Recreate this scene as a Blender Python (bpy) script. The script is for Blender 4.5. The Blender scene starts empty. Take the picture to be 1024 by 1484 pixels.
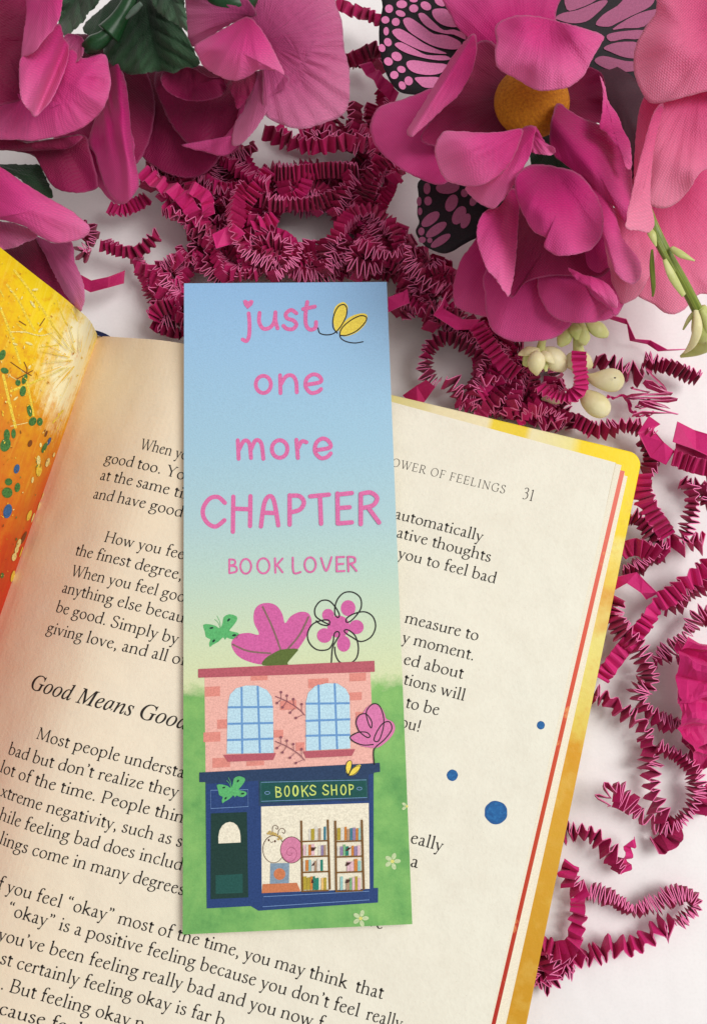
import bpy, bmesh, math, random
from mathutils import Vector, noise
sc = bpy.context.scene
COL = sc.collection
PI = math.pi

# ------------------------------------------------------------------ camera
# lengths below are in centimetres, S turns them into metres
S = 0.01
F = 1300.0; TILT = math.radians(10); CAMZ = 22.7
cam = bpy.data.cameras.new('camera')
cam.sensor_fit = 'VERTICAL'; cam.sensor_height = 24; cam.lens = 24 * F / 1484
cam.clip_start = 0.005; cam.clip_end = 50
camo = bpy.data.objects.new('camera', cam); COL.objects.link(camo)
camo.location = (0, 0, CAMZ * S); camo.rotation_euler = (TILT, 0, 0)
sc.camera = camo

# ------------------------------------------------------------------ light
w = bpy.data.worlds.new('World'); sc.world = w; w.use_nodes = True
bg = w.node_tree.nodes['Background']
bg.inputs[0].default_value = (1.0, 0.97, 0.94, 1); bg.inputs[1].default_value = 0.47
def area(name, loc, target, size, energy, color):
    l = bpy.data.lights.new(name, 'AREA'); l.shape = 'DISK'; l.size = size * S; l.energy = energy; l.color = color
    o = bpy.data.objects.new(name, l); COL.objects.link(o)
    o.location = Vector(loc) * S
    o.rotation_euler = (Vector(target) - Vector(loc)).to_track_quat('-Z', 'Y').to_euler()
area('window_light', (78, 22, 108), (0, 0, 0), 88, 13.5, (1.0, 0.975, 0.95))
sc.view_settings.view_transform = 'Standard'; sc.view_settings.look = 'None'
sc.view_settings.exposure = 0.0; sc.view_settings.gamma = 1
sc.cycles.max_bounces = 8; sc.cycles.transmission_bounces = 4

# ------------------------------------------------------------------ geometry of the view
CT, ST = math.cos(TILT), math.sin(TILT)
def P(px, py, z):
    x = (px - 512) / F; y = -(py - 742) / F
    d = (x, y * CT + ST, y * ST - CT)
    k = (z - CAMZ) / d[2]
    return Vector((k * d[0], k * d[1], z))
def cr(pts, n=8, closed=False):
    """Catmull-Rom through tuples"""
    out = []; m = len(pts)
    if m < 3: 
        a, b = pts[0], pts[-1]
        return [tuple(a[i] + (b[i] - a[i]) * t / n for i in range(len(a))) for t in range(n + 1)]
    segs = m if closed else m - 1
    for i in range(segs):
        g = (lambda k: pts[k % m]) if closed else (lambda k: pts[min(max(k, 0), m - 1)])
        p0, p1, p2, p3 = g(i - 1), g(i), g(i + 1), g(i + 2)
        for t in range(n):
            t = t / n
            out.append(tuple(0.5 * (2 * b + (c - a) * t + (2 * a - 5 * b + 4 * c - d) * t * t + (3 * b - a - 3 * c + d) * t ** 3)
                             for a, b, c, d in zip(p0, p1, p2, p3)))
    if not closed: out.append(tuple(pts[-1]))
    return out
def resample(pts, n=None, step=None, closed=False):
    P_ = [Vector(p) for p in pts]
    if closed: P_.append(P_[0])
    L = [0]
    for a, b in zip(P_, P_[1:]): L.append(L[-1] + (b - a).length)
    T = L[-1]
    if n is None: n = max(2, int(round(T / step)))
    out = []; j = 0
    for i in range(n if closed else n + 1):
        s = T * i / n
        while j < len(L) - 2 and L[j + 1] < s: j += 1
        d = L[j + 1] - L[j]
        out.append(P_[j].lerp(P_[j + 1], (s - L[j]) / d if d > 0 else 0))
    return out
def cv(ox, oy, s, pts):
    return [(ox + p[0] / s, oy + p[1] / s) + tuple(p[2:]) for p in pts]

# ------------------------------------------------------------------ colours and materials
def lin(c):
    return tuple(((v / 255) / 12.92 if v / 255 <= 0.04045 else ((v / 255 + 0.055) / 1.055) ** 2.4) for v in c) + (1,)
class NT:
    def __init__(s, name):
        s.m = bpy.data.materials.new(name); s.m.use_nodes = True
        s.n = s.m.node_tree.nodes; s.l = s.m.node_tree.links
        s.b = s.n['Principled BSDF']; s.out = s.n['Material Output']
        s.b.inputs['Specular IOR Level'].default_value = 0.3
    def node(s, t, **kw):
        x = s.n.new(t)
        for k, v in kw.items(): setattr(x, k, v)
        return x
    def link(s, a, b): s.l.new(a, b)
    def coord(s, kind='Object', scale=(1, 1, 1)):
        t = s.node('ShaderNodeTexCoord'); m = s.node('ShaderNodeMapping'); m.inputs['Scale'].default_value = scale
        s.link(t.outputs[kind], m.inputs['Vector']); return m.outputs[0]
    def noise(s, vec, scale, detail=3, rough=0.55):
        t = s.node('ShaderNodeTexNoise'); t.inputs['Scale'].default_value = scale; t.inputs['Detail'].default_value = detail
        t.inputs['Roughness'].default_value = rough; s.link(vec, t.inputs['Vector']); return t.outputs['Fac']
    def ramp(s, fac, stops, interp='LINEAR'):
        r = s.node('ShaderNodeValToRGB'); r.color_ramp.interpolation = interp
        e = r.color_ramp.elements
        while len(e) < len(stops): e.new(0.5)
        for el, (p, c) in zip(e, stops): el.position = p; el.color = c
        s.link(fac, r.inputs[0]); return r.outputs[0]
    def mix(s, fac, a, b, mode='MIX'):
        m = s.node('ShaderNodeMix', data_type='RGBA', blend_type=mode)
        for sock, v in ((m.inputs[0], fac), (m.inputs[6], a), (m.inputs[7], b)):
            if isinstance(v, (int, float)): sock.default_value = v
            elif isinstance(v, tuple): sock.default_value = v
            else: s.link(v, sock)
        return m.outputs[2]
    def math(s, op, a, b=0.0, clamp=False):
        m = s.node('ShaderNodeMath', operation=op); m.use_clamp = clamp
        for sock, v in ((m.inputs[0], a), (m.inputs[1], b)):
            if isinstance(v, (int, float)): sock.default_value = v
            else: s.link(v, sock)
        return m.outputs[0]
    def bump(s, h, dist, strength=1.0):
        b = s.node('ShaderNodeBump'); b.inputs['Distance'].default_value = dist * S; b.inputs['Strength'].default_value = strength
        s.link(h, b.inputs['Height']); s.link(b.outputs[0], s.b.inputs['Normal']); return b
_flat = {}
def ink(rgb, name='ink', rough=0.55, vary=0.10):
    """printed colour: the ink with the fine mottling of a print on textured card"""
    key = (tuple(rgb), name)
    if key in _flat: return _flat[key]
    t = NT(name); v = t.coord('Object', (100, 100, 100))
    c = lin(rgb)
    n1 = t.noise(v, 28, 2)
    dark = tuple(x * (1 - vary * 1.5) for x in c[:3]) + (1,); lite = tuple(min(1, x * (1 + vary * 1.5) + 0.006) for x in c[:3]) + (1,)
    col = t.ramp(n1, [(0.3, dark), (0.7, lite)])
    t.link(col, t.b.inputs['Base Color']); t.b.inputs['Roughness'].default_value = rough
    _flat[key] = t.m; return t.m

# ------------------------------------------------------------------ objects
def mesh_obj(name, verts, faces, mats, parent=None, origin=None, fmat=None, smooth=False, uv=None):
    o3 = Vector(origin) if origin is not None else Vector((0, 0, 0))
    me = bpy.data.meshes.new(name)
    me.from_pydata([tuple((Vector(v) - o3) * S) for v in verts], [], faces)
    for m in (mats if isinstance(mats, (list, tuple)) else [mats]): me.materials.append(m)
    if fmat: me.polygons.foreach_set('material_index', fmat)
    if smooth: me.polygons.foreach_set('use_smooth', [True] * len(me.polygons))
    if uv:
        L = me.uv_layers.new(name='UVMap')
        for lp in me.loops: L.data[lp.index].uv = uv[lp.vertex_index]
    me.update()
    o = bpy.data.objects.new(name, me); COL.objects.link(o)
    if parent: o.parent = parent
    else: o.location = o3 * S
    return o
def thing(name, label, cat, origin, group=None):
    o = bpy.data.objects.new(name, None); COL.objects.link(o); o.empty_display_size = 0.01
    o.location = Vector(origin) * S; o['label'] = label; o['category'] = cat
    if group: o['group'] = group
    o['_o'] = [float(v) for v in origin]
    return o
def tag(o, label, cat, group=None):
    o['label'] = label; o['category'] = cat
    if group: o['group'] = group
    return o
def org(p):
    while p.parent: p = p.parent
    return Vector(p['_o']) if '_o' in p else Vector((0, 0, 0))
def part(name, verts, faces, mats, parent, **kw):
    return mesh_obj(name, verts, faces, mats, parent, origin=org(parent), **kw)

class Flat:
    """flat print made of polygons and pen strokes; to3(px,py,h) puts them on a surface"""
    def __init__(s, to3, h0=0.004, dh=0.0025):
        s.to3 = to3; s.v = []; s.f = []; s.fm = []; s.mats = []; s.h = h0; s.dh = dh
    def mi(s, m):
        if m not in s.mats: s.mats.append(m)
        return s.mats.index(m)
    def up(s): s.h += s.dh
    def poly(s, pts, m, smooth=0):
        if smooth: pts = cr([tuple(p) for p in pts], smooth, True)
        b = len(s.v); s.v += [s.to3(p[0], p[1], s.h) for p in pts]
        s.f.append(list(range(b, b + len(pts)))); s.fm.append(s.mi(m)); s.up()
    def ell(s, cx, cy, rx, ry, m, rot=0, n=20):
        r = math.radians(rot); c, q = math.cos(r), math.sin(r)
        s.poly([(cx + rx * math.cos(a) * c - ry * math.sin(a) * q, cy + rx * math.cos(a) * q + ry * math.sin(a) * c)
                for a in [2 * PI * i / n for i in range(n)]], m)
    def rect(s, x0, y0, x1, y1, m, skew=0.0):
        s.poly([(x0, y0), (x1, y0 - skew), (x1, y1 - skew), (x0, y1)], m)
    def stroke(s, pts, wd, m, smooth=6, closed=False, cap=True, taper=None):
        if smooth and len(pts) > 2: pts = cr([tuple(p[:2]) for p in pts], smooth, closed)
        pts = [Vector(p[:2]) for p in pts]
        if closed: pts.append(pts[0].copy())
        q = [pts[0]]
        for p in pts[1:]:
            if (p - q[-1]).length > 1e-4: q.append(p)
        pts = q; n = len(pts); b = len(s.v); k = s.mi(m)
        for i, p in enumerate(pts):
            a = pts[max(i - 1, 0)]; c = pts[min(i + 1, n - 1)]
            if closed and i in (0, n - 1): a, c = pts[-2], pts[1]
            t = (c - a).normalized(); nn = Vector((-t.y, t.x))
            ww = wd / 2 * (1 if not taper else taper[0] + (taper[1] - taper[0]) * i / (n - 1))
            for sg in (1, -1):
                e = p + nn * ww * sg; s.v.append(s.to3(e.x, e.y, s.h))
        for i in range(n - 1):
            s.f.append([b + 2 * i, b + 2 * i + 2, b + 2 * i + 3, b + 2 * i + 1]); s.fm.append(k)
        s.up()
        if cap and not closed:
            for p, ww in ((pts[0], taper[0] if taper else 1), (pts[-1], taper[1] if taper else 1)):
                b = len(s.v); r = wd / 2 * ww
                s.v += [s.to3(p.x + r * math.cos(a), p.y + r * math.sin(a), s.h) for a in [2 * PI * i / 10 for i in range(10)]]
                s.f.append(list(range(b, b + 10))); s.fm.append(k)
            s.up()
    def build(s, name, parent, label=None):
        o = part(name, s.v, s.f, s.mats, parent, fmat=s.fm)
        # every printed face looks up
        bm = bmesh.new(); bm.from_mesh(o.data); bm.normal_update()
        bmesh.ops.reverse_faces(bm, faces=[f for f in bm.faces if f.normal.z < 0])
        bm.to_mesh(o.data); bm.free()
        if label: o['label'] = label
        return o
# ------------------------------------------------------------------ tabletop
t = NT('white_tabletop'); v = t.coord('Object', (100, 100, 100))
n1 = t.noise(v, 0.10, 3); n2 = t.noise(v, 14, 4)
c = t.ramp(n1, [(0.3, lin((240, 236, 237))), (0.7, lin((247, 246, 245)))])
c = t.mix(t.ramp(n2, [(0.45, (0, 0, 0, 1)), (0.75, (0.12, 0.12, 0.12, 1))]), c, lin((206, 202, 204)))
t.link(c, t.b.inputs['Base Color']); t.b.inputs['Roughness'].default_value = 0.5
h = t.math('ADD', t.math('MULTIPLY', t.noise(v, 0.35, 3), 1.0), t.math('MULTIPLY', n2, 0.02))
t.bump(h, 0.12)
N = 24
vs = [(-60 + 120 * i / N, -60 + 120 * j / N, 0) for j in range(N + 1) for i in range(N + 1)]
fs = [[j * (N + 1) + i, j * (N + 1) + i + 1, (j + 1) * (N + 1) + i + 1, (j + 1) * (N + 1) + i] for j in range(N) for i in range(N)]
o = mesh_obj('tabletop', vs, fs, t.m); o['kind'] = 'structure'

# ------------------------------------------------------------------ open book
AL = math.radians(15.8)
EU = Vector((math.cos(AL), -math.sin(AL), 0)); EV = Vector((-math.sin(AL), -math.cos(AL), 0))   # across, down the page
G0 = P(142, 487, 0.25); G0.z = 0
PROF = [(-0.3, 0.15), (0, 0.25), (0.35, 0.47), (0.7, 0.66), (1.3, 1.0), (2.0, 1.37), (2.7, 1.60), (3.4, 1.64), (4.4, 1.60), (6.0, 1.52), (8.0, 1.46), (12.0, 1.46), (16, 1.46)]
PS_ = cr(PROF, 10)
def Zp(u):
    if u <= PS_[0][0]: return PS_[0][1]
    for a, b in zip(PS_, PS_[1:]):
        if u <= b[0]: return a[1] + (b[1] - a[1]) * (u - a[0]) / max(1e-9, b[0] - a[0])
    return PS_[-1][1]
def page3(u, v, h=0.0):
    p = G0 + EU * u + EV * v; return Vector((p.x, p.y, Zp(u) + h))
def page_uv(px, py):
    z = 1.4
    for _ in range(40):
        p = P(px, py, z); d = p - G0; u = d.dot(EU); z = 0.5 * z + 0.5 * Zp(u)
    return u, d.dot(EV)
def on_page(px, py, h): 
    u, v = page_uv(px, py); return page3(u, v, h)
PH = 21.4
book = thing('open_book', 'open hardback lying under the bookmark, text page 31 facing up beside an orange art page', 'book', G0)

t = NT('cream_page_paper'); v = t.coord('Object', (100, 100, 100)); uvc = t.coord('UV')
n1 = t.noise(v, 0.30, 4); n2 = t.noise(v, 9, 4, 0.7); n3 = t.noise(v, 1.7, 5, 0.65)
sep = t.node('ShaderNodeSeparateXYZ'); t.link(uvc, sep.inputs[0])
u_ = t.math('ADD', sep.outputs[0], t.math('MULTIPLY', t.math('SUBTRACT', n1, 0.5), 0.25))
c = t.ramp(u_, [(0.0, lin((228, 198, 164))), (0.10, lin((236, 215, 184))), (0.35, lin((242, 231, 208))), (0.62, lin((242, 237, 219))), (1.0, lin((240, 238, 222)))])  # warm reflected light and shade by the gutter painted into the paper colour
c = t.mix(t.ramp(n3, [(0.42, (0, 0, 0, 1)), (0.75, (0.22, 0.22, 0.22, 1))]), c, lin((216, 207, 188)))
c = t.mix(t.ramp(n2, [(0.5, (0, 0, 0, 1)), (0.8, (0.22, 0.22, 0.22, 1))]), c, lin((210, 202, 186)))
vo = t.node('ShaderNodeTexVoronoi'); vo.inputs['Scale'].default_value = 5; t.link(v, vo.inputs['Vector'])
sp = t.math('LESS_THAN', vo.outputs['Distance'], 0.045)
c = t.mix(t.math('MULTIPLY', sp, 0.25), c, lin((150, 120, 90)))
t.link(c, t.b.inputs['Base Color']); t.b.inputs['Roughness'].default_value = 0.7
t.bump(t.math('ADD', n2, t.math('MULTIPLY', t.noise(v, 0.5, 2), 8)), 0.012)
PAGE = t.m
edge = NT('cut_page_edges'); v = edge.coord('Object', (100, 100, 100))
wv = edge.node('ShaderNodeTexWave', bands_direction='Z'); wv.inputs['Scale'].default_value = 18; wv.inputs['Distortion'].default_value = 1.5
edge.link(v, wv.inputs['Vector'])
edge.link(edge.ramp(wv.outputs['Fac'], [(0, lin((196, 184, 160))), (1, lin((236, 230, 210)))]), edge.b.inputs['Base Color'])
edge.b.inputs['Roughness'].default_value = 0.8
EDGE = edge.m

def sheet(name, u0, u1, v0, v1, off, thick, mat, n=46, edge_mat=None, slope=0.0, zf=None, corner=0.0, skew=0.0):
    """a leaf or a stack of leaves that follows the bend of the page; its fore edge may slope out"""
    zf = zf or (lambda u: Zp(u))
    top = []; bot = []
    us = [u0 + (u1 - u0) * (i / n) for i in range(n + 1)]
    SK = lambda u, vv: u + skew * vv * (u - u0) / (u1 - u0)
    vs = []; nv = 14
    for j in range(nv + 1):
        for i, u in enumerate(us):
            vv = v0 + (v1 - v0) * j / nv
            if corner and j == 0 and i == n: u = u - corner; 
            u = SK(u, vv); q = G0 + EU * u + EV * vv
            vs.append((q.x, q.y, zf(u) + off))
    T = len(vs)
    for j in range(nv + 1):
        for i, u in enumerate(us):
            vv = v0 + (v1 - v0) * j / nv; u = SK(u, vv); uu = u + slope * (u - u0) / (u1 - u0)
            q = G0 + EU * uu + EV * (vv)
            vs.append((q.x, q.y, max(0.05, zf(u) + off - thick)))
    fs = []; fm = []; r = n + 1
    for j in range(nv):
        for i in range(n):
            a = j * r + i; fs.append([a, a + r, a + r + 1, a + 1]); fm.append(0)
            fs.append([T + a, T + a + 1, T + a + r + 1, T + a + r]); fm.append(1)
    for i in range(n):
        fs.append([i, i + 1, T + i + 1, T + i]); fm.append(1)
        a = nv * r + i; fs.append([a, T + a, T + a + 1, a + 1]); fm.append(1)
    for j in range(nv):
        a = j * r; fs.append([a, T + a, T + a + r, a + r]); fm.append(1)
        a = j * r + n; fs.append([a, a + r, T + a + r, T + a]); fm.append(1)
    uv = [((x % r) / n, 1 - (x // r) / nv) for x in list(range(T)) + list(range(T))]
    return part(name, vs, fs, [mat, edge_mat or EDGE], book, fmat=fm, smooth=False, uv=uv)

# hard cover board on the table (bright yellow watercolour boards)
t = NT('yellow_painted_cover'); v = t.coord('Object', (100, 100, 100)); 
uvc = t.coord('UV'); sep = t.node('ShaderNodeSeparateXYZ'); t.link(uvc, sep.inputs[0])
n1 = t.noise(v, 0.9, 4, 0.6); n2 = t.noise(v, 6, 4, 0.6)
wv = t.math('ADD', sep.outputs[1], t.math('MULTIPLY', t.math('SUBTRACT', n1, 0.5), 0.10))
c = t.ramp(wv, [(0.0, lin((204, 150, 34))), (0.46, lin((206, 152, 34))), (0.60, lin((214, 164, 44))), (0.665, lin((216, 156, 26))), (0.69, lin((226, 202, 88))), (0.74, lin((228, 212, 110))), (0.80, lin((232, 222, 128))),
                (0.835, lin((222, 166, 60))), (0.86, lin((234, 206, 80))), (0.885, lin((238, 226, 130))), (0.91, lin((240, 212, 30))), (0.945, lin((240, 216, 30))), (1.0, lin((244, 216, 26)))])
nw = t.noise(v, 1.5, 5, 0.6); c = t.mix(t.ramp(nw, [(0.50, (0, 0, 0, 1)), (0.62, (0.18, 0.18, 0.18, 1))]), c, lin((244, 226, 130)))
c = t.mix(t.ramp(n2, [(0.52, (0, 0, 0, 1)), (0.8, (0.4, 0.4, 0.4, 1))]), c, lin((214, 150, 30)))
tt_ = t.ramp(sep.outputs[0], [(0.40, lin((240, 230, 150))), (0.50, lin((238, 228, 168))), (0.52, lin((246, 236, 190))), (0.645, lin((246, 238, 196))), (0.66, lin((246, 222, 60))), (0.735, lin((244, 218, 60))), (0.75, lin((244, 238, 190))), (0.84, lin((242, 236, 160))), (0.865, lin((250, 222, 20)))])
c = t.mix(t.math('MULTIPLY', t.math('SUBTRACT', sep.outputs[1], 0.955), 60, True), c, tt_)
t.link(c, t.b.inputs['Base Color']); t.b.inputs['Roughness'].default_value = 0.42
t.bump(n2, 0.01)
COVER = t.m
def uv_at(px, py, z):
    d = P(px, py, z) - G0; return d.dot(EU), d.dot(EV)
ZC0, ZC1 = 0.58, 0.80
def edge_fit(a, b, z):
    (ua, va), (ub, vb) = uv_at(*a, z), uv_at(*b, z); k = (ub - ua) / (vb - va); return ua - k * va, k
cu, cuk = edge_fit((922, 703), (763, 1484), ZC1); _, cv0 = uv_at(740, 609, ZC1)
def slab(name, u0, u1, v0, v1, z0, z1, rad, mat, bev=0.04):
    pts = [(u0, v1), (u0, v0)]
    for k in range(9):
        a = -PI / 2 + PI / 2 * k / 8
        pts.append((u1 - rad + rad * math.cos(a), v0 + rad + rad * math.sin(a)))
    for k in range(9):
        a = PI / 2 * k / 8
        pts.append((u1 - rad + rad * math.cos(a), v1 - rad + rad * math.sin(a)))
    n = len(pts); vs = []; uv = []
    cx, cy = (u0 + u1) / 2, (v0 + v1) / 2
    for z, ins in ((z0, 0), (z1 - bev, 0), (z1 - bev * 0.3, bev * 0.3), (z1, bev)):
        for (a, b) in pts:
            a2 = a - ins * (1 if a > cx else -1); b2 = b - ins * (1 if b > cy else -1) + (0.033 * (12.9 - a) if b < cy else 0)
            q = G0 + EU * (a2 + (cuk * b2 if a > cx else 0)) + EV * b2; vs.append((q.x, q.y, z)); uv.append(((a - u0) / (u1 - u0), 1 - (b - v0) / (v1 - v0)))
    fs = [list(range(n))[::-1]]
    for r in range(3):
        for i in range(n):
            j = (i + 1) % n; fs.append([r * n + i, r * n + j, (r + 1) * n + j, (r + 1) * n + i])
    fs.append([3 * n + i for i in range(n)])
    o = part(name, vs, fs, mat, book, uv=uv)
    bm = bmesh.new(); bm.from_mesh(o.data); bmesh.ops.recalc_face_normals(bm, faces=bm.faces); bm.to_mesh(o.data); bm.free()
    return o
slab('back_cover', 3.2, cu, cv0, cv0 + 23.0, ZC0, ZC1, 0.34, COVER)
t = NT('red_endpaper'); uvc = t.coord('UV'); v = t.coord('Object', (100, 100, 100)); sep = t.node('ShaderNodeSeparateXYZ'); t.link(uvc, sep.inputs[0])
c = t.ramp(sep.outputs[1], [(0.40, lin((178, 44, 30))), (0.62, lin((200, 72, 38))), (0.78, lin((216, 86, 60))), (1.0, lin((228, 120, 104)))])
n_ = t.noise(v, 1.6, 4, 0.7); c = t.mix(t.ramp(n_, [(0.60, (0, 0, 0, 1)), (0.68, (0.75, 0.75, 0.75, 1))]), c, lin((232, 160, 96)))
t.link(c, t.b.inputs['Base Color']); RED = t.m
CREAM = ink((238, 232, 212), 'cream_leaf', 0.7, 0.05)
uR, kR = edge_fit((884, 708), (709, 1484), 1.475); uIn, kIn = edge_fit((892, 708), (711.5, 1484), 1.30)
uRed, kRed = edge_fit((898.5, 708), (717.5, 1484), 1.12); uLow, kLow = edge_fit((905, 708), (733, 1484), 0.95)
slab('lower_leaves', 0.6, cu - 1.3, cv0 + 1.3, cv0 + 21.6, 0.01, 0.575, 0.1, ink((236, 230, 210), 'cream_leaf', 0.7, 0.05), 0.0)
# the stack below, stepped out at the fore edge: cream leaves, the red leaf, cream leaves, then the leaf on top
zb = 1.46
def stack(name, ue, k, v0, z1, z0, mat, sl=0.0):
    return sheet(name, 0.25, ue, v0, PH, z1 - zb, z1 - z0, mat, n=30, edge_mat=EDGE if mat is not RED else RED, slope=sl, skew=k)
stack('page_block', uLow, kLow, 0.10, 0.93, 0.81, CREAM)
stack('inner_leaves', (uLow + uRed) / 2, (kLow + kRed) / 2, 0.10, 0.96, 0.81, CREAM)
stack('inner_leaves', uRed + 0.02, kRed, 0.07, 1.08, 0.97, CREAM)
stack('red_endpaper', uRed, kRed, 0.05, 1.13, 1.085, RED)
stack('inner_leaves', uIn, kIn, 0.03, 1.30, 1.14, CREAM)
stack('inner_leaves', uIn - 0.03, kIn, 0.015, 1.43, 1.31, CREAM)
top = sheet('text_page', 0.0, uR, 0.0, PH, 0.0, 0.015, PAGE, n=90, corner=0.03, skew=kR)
# blue headband in the spine
NAVY = ink((28, 38, 78), 'navy_headband_cloth', 0.8)
hb = []; hf = []
for i in range(9):
    a = PI * i / 8
    for k in range(7):
        q = G0 + EU * (0.30 * math.cos(a)) + EV * (-0.10 + 0.02 * k)
        hb.append((q.x, q.y, 0.12 + 0.26 * math.sin(a) + 0.02 * (k % 2)))
for i in range(8):
    for k in range(6): a = i * 7 + k; hf.append([a, a + 1, a + 8, a + 7])
part('headband', hb, hf, NAVY, book)

# ---- the art page, standing up out of the gutter on the left
al2 = math.radians(28)
EL = Vector((-math.cos(al2), math.sin(al2), 0))
def solve_left(px, py):
    C = Vector((0, 0, CAMZ)); d = (P(px, py, 0) - C)
    G = P(142, 487, 0.25); n = Vector((EL.y, -EL.x, 0))
    k = (G - C).dot(n) / d.dot(n); X = C + d * k
    return (X - G).dot(EL), X.z
LP = [(0.0, 0.22)] + [solve_left(*p) for p in [(130, 465), (112, 448), (88, 428), (53, 401), (10, 367), (-60, 312)]] + [(3.4, 6.1), (5.4, 6.7), (8.0, 6.9)]
LPs = [Vector(p) for p in cr(LP, 8)]
GL = P(142, 487, 0.25)
LL = [0]
for a, b in zip(LPs, LPs[1:]): LL.append(LL[-1] + (b - a).length)
def left3(s, v, h=0.0):
    """s: distance from the gutter along the sheet, v: down the page"""
    s = max(0.0, s); j = 0
    while j < len(LL) - 2 and LL[j + 1] < s: j += 1
    tt = (s - LL[j]) / (LL[j + 1] - LL[j]); q = LPs[j].lerp(LPs[j + 1], tt)
    tg = (LPs[j + 1] - LPs[j]).normalized()
    # the sheet's lit side faces right and up
    n3 = (-EL * tg.y + Vector((0, 0, 1)) * tg.x).normalized()
    ripple = 0.10 * math.sin(v * 0.55 + 0.6) * min(1, s / 3) 
    p = GL + EL * q.x + EV * v + n3 * (h + ripple); p.z = max(0.05, q.y + n3.z * (h + ripple)); return p
LEFT_W = 9.2
_cells = []
nS, nV = 70, 60
for i in range(nS + 1):
    for j in range(nV + 1):
        s_, v_ = LEFT_W * i / nS, 21.4 * j / nV
        _cells.append((s_, v_, left3(s_, v_)))
Cc = Vector((0, 0, CAMZ))
def to_px(p):
    d = p - Cc; x = d.x; y = d.y * CT + d.z * ST; z = -d.y * ST + d.z * CT
    return 512 + F * x / -z, 742 - F * y / -z
_proj = [(to_px(c[2]), c[0], c[1]) for c in _cells]
def left_sv(px, py):
    b = min(_proj, key=lambda q: (q[0][0] - px) ** 2 + (q[0][1] - py) ** 2)
    s_, v_ = b[1], b[2]
    for _ in range(12):
        x0, y0 = to_px(left3(s_, v_)); xs, ys = to_px(left3(s_ + 0.02, v_)); xv, yv = to_px(left3(s_, v_ + 0.02))
        a, b_, c_, d_ = (xs - x0) / 0.02, (xv - x0) / 0.02, (ys - y0) / 0.02, (yv - y0) / 0.02
        D = a * d_ - b_ * c_
        if abs(D) < 1e-3: break
        ex, ey = px - x0, py - y0
        s_ += max(-0.5, min(0.5, (d_ * ex - b_ * ey) / D)); v_ += max(-0.5, min(0.5, (a * ey - c_ * ex) / D))
        s_ = max(0.0, min(LEFT_W, s_)); v_ = max(-0.3, v_)
    return s_, v_
def on_left(px, py, h):
    s_, v_ = left_sv(px, py); return left3(s_, v_, h)
t = NT('orange_painting'); uvc = t.coord('UV'); v = t.coord('Object', (100, 100, 100))
sep = t.node('ShaderNodeSeparateXYZ'); t.link(uvc, sep.inputs[0])       # x: cm from the gutter /10, y: cm down /20
nz = t.noise(v, 0.45, 4, 0.6); nf = t.noise(v, 2.6, 6, 0.75)
mpp = t.node('ShaderNodeMapping'); mpp.inputs['Scale'].default_value = (3.2, 0.5, 1); mpp.inputs['Rotation'].default_value = (0, 0, 0.5); t.link(uvc, mpp.inputs[0])
streak = t.noise(mpp.outputs[0], 16, 5, 0.7)
yy = t.math('ADD', sep.outputs[1], t.math('MULTIPLY', t.math('SUBTRACT', nz, 0.5), 0.30))
yy = t.math('ADD', yy, t.math('MULTIPLY', t.math('SUBTRACT', nf, 0.5), 0.20))
yy = t.math('ADD', yy, t.math('MULTIPLY', t.math('SUBTRACT', streak, 0.5), 0.16))
c = t.ramp(yy, [(0.0, lin((242, 210, 22))), (0.05, lin((238, 192, 18))), (0.11, lin((226, 158, 26))), (0.17, lin((216, 132, 28))), (0.24, lin((210, 108, 26))), (0.30, lin((204, 80, 22))), (0.37, lin((194, 54, 20))), (0.5, lin((180, 34, 18)))])
# redder along the gutter lower down
gut = t.math('MULTIPLY', t.math('SUBTRACT', 1.0, t.math('MULTIPLY', sep.outputs[0], 8.0), True), t.math('MULTIPLY', t.math('SUBTRACT', sep.outputs[1], 0.12), 9.0, True), True)
c = t.mix(t.math('MULTIPLY', gut, 0.8), c, lin((214, 62, 28)))
# pale burst by the gutter near the top
dx = t.math('MULTIPLY', t.math('SUBTRACT', sep.outputs[0], 0.12), 5.8); dy = t.math('MULTIPLY', t.math('SUBTRACT', sep.outputs[1], 0.055), 8.6)
dd = t.math('SQRT', t.math('ADD', t.math('MULTIPLY', dx, dx), t.math('MULTIPLY', dy, dy)))
dd = t.math('ADD', dd, t.math('MULTIPLY', t.math('SUBTRACT', nf, 0.5), 0.9)); dd = t.math('ADD', dd, t.math('MULTIPLY', t.math('SUBTRACT', streak, 0.5), 0.9))
c = t.mix(t.ramp(dd, [(0.42, (1, 1, 1, 1)), (0.58, (0.5, 0.5, 0.5, 1)), (0.85, (0, 0, 0, 1))]), c, lin((248, 240, 196)))
c = t.mix(t.math('MULTIPLY', t.ramp(streak, [(0.54, (0, 0, 0, 1)), (0.66, (0.8, 0.8, 0.8, 1))]), t.math('SUBTRACT', 1.0, t.math('MULTIPLY', sep.outputs[1], 3.5), True)), c, lin((250, 226, 70)))
c = t.mix(t.ramp(nf, [(0.56, (0, 0, 0, 1)), (0.72, (0.5, 0.5, 0.5, 1))]), c, lin((214, 118, 26)))
t.link(c, t.b.inputs['Base Color']); t.b.inputs['Roughness'].default_value = 0.6
ART = t.m
vs = []; uv = []; fs = []; fm = []
nS, nV = 60, 24
for side in (0, 1):
    for j in range(nV + 1):
        for i in range(nS + 1):
            s_ = LEFT_W * (i / nS) ** 1.3; v_ = 21.4 * j / nV
            vs.append(left3(s_, v_, -0.03 * side)); uv.append((s_ / 10, v_ / 20))
T = (nS + 1) * (nV + 1); r = nS + 1
for j in range(nV):
    for i in range(nS):
        a = j * r + i; fs.append([a, a + 1, a + r + 1, a + r]); fm.append(0)
        fs.append([T + a, T + a + r, T + a + r + 1, T + a + 1]); fm.append(1)
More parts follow.
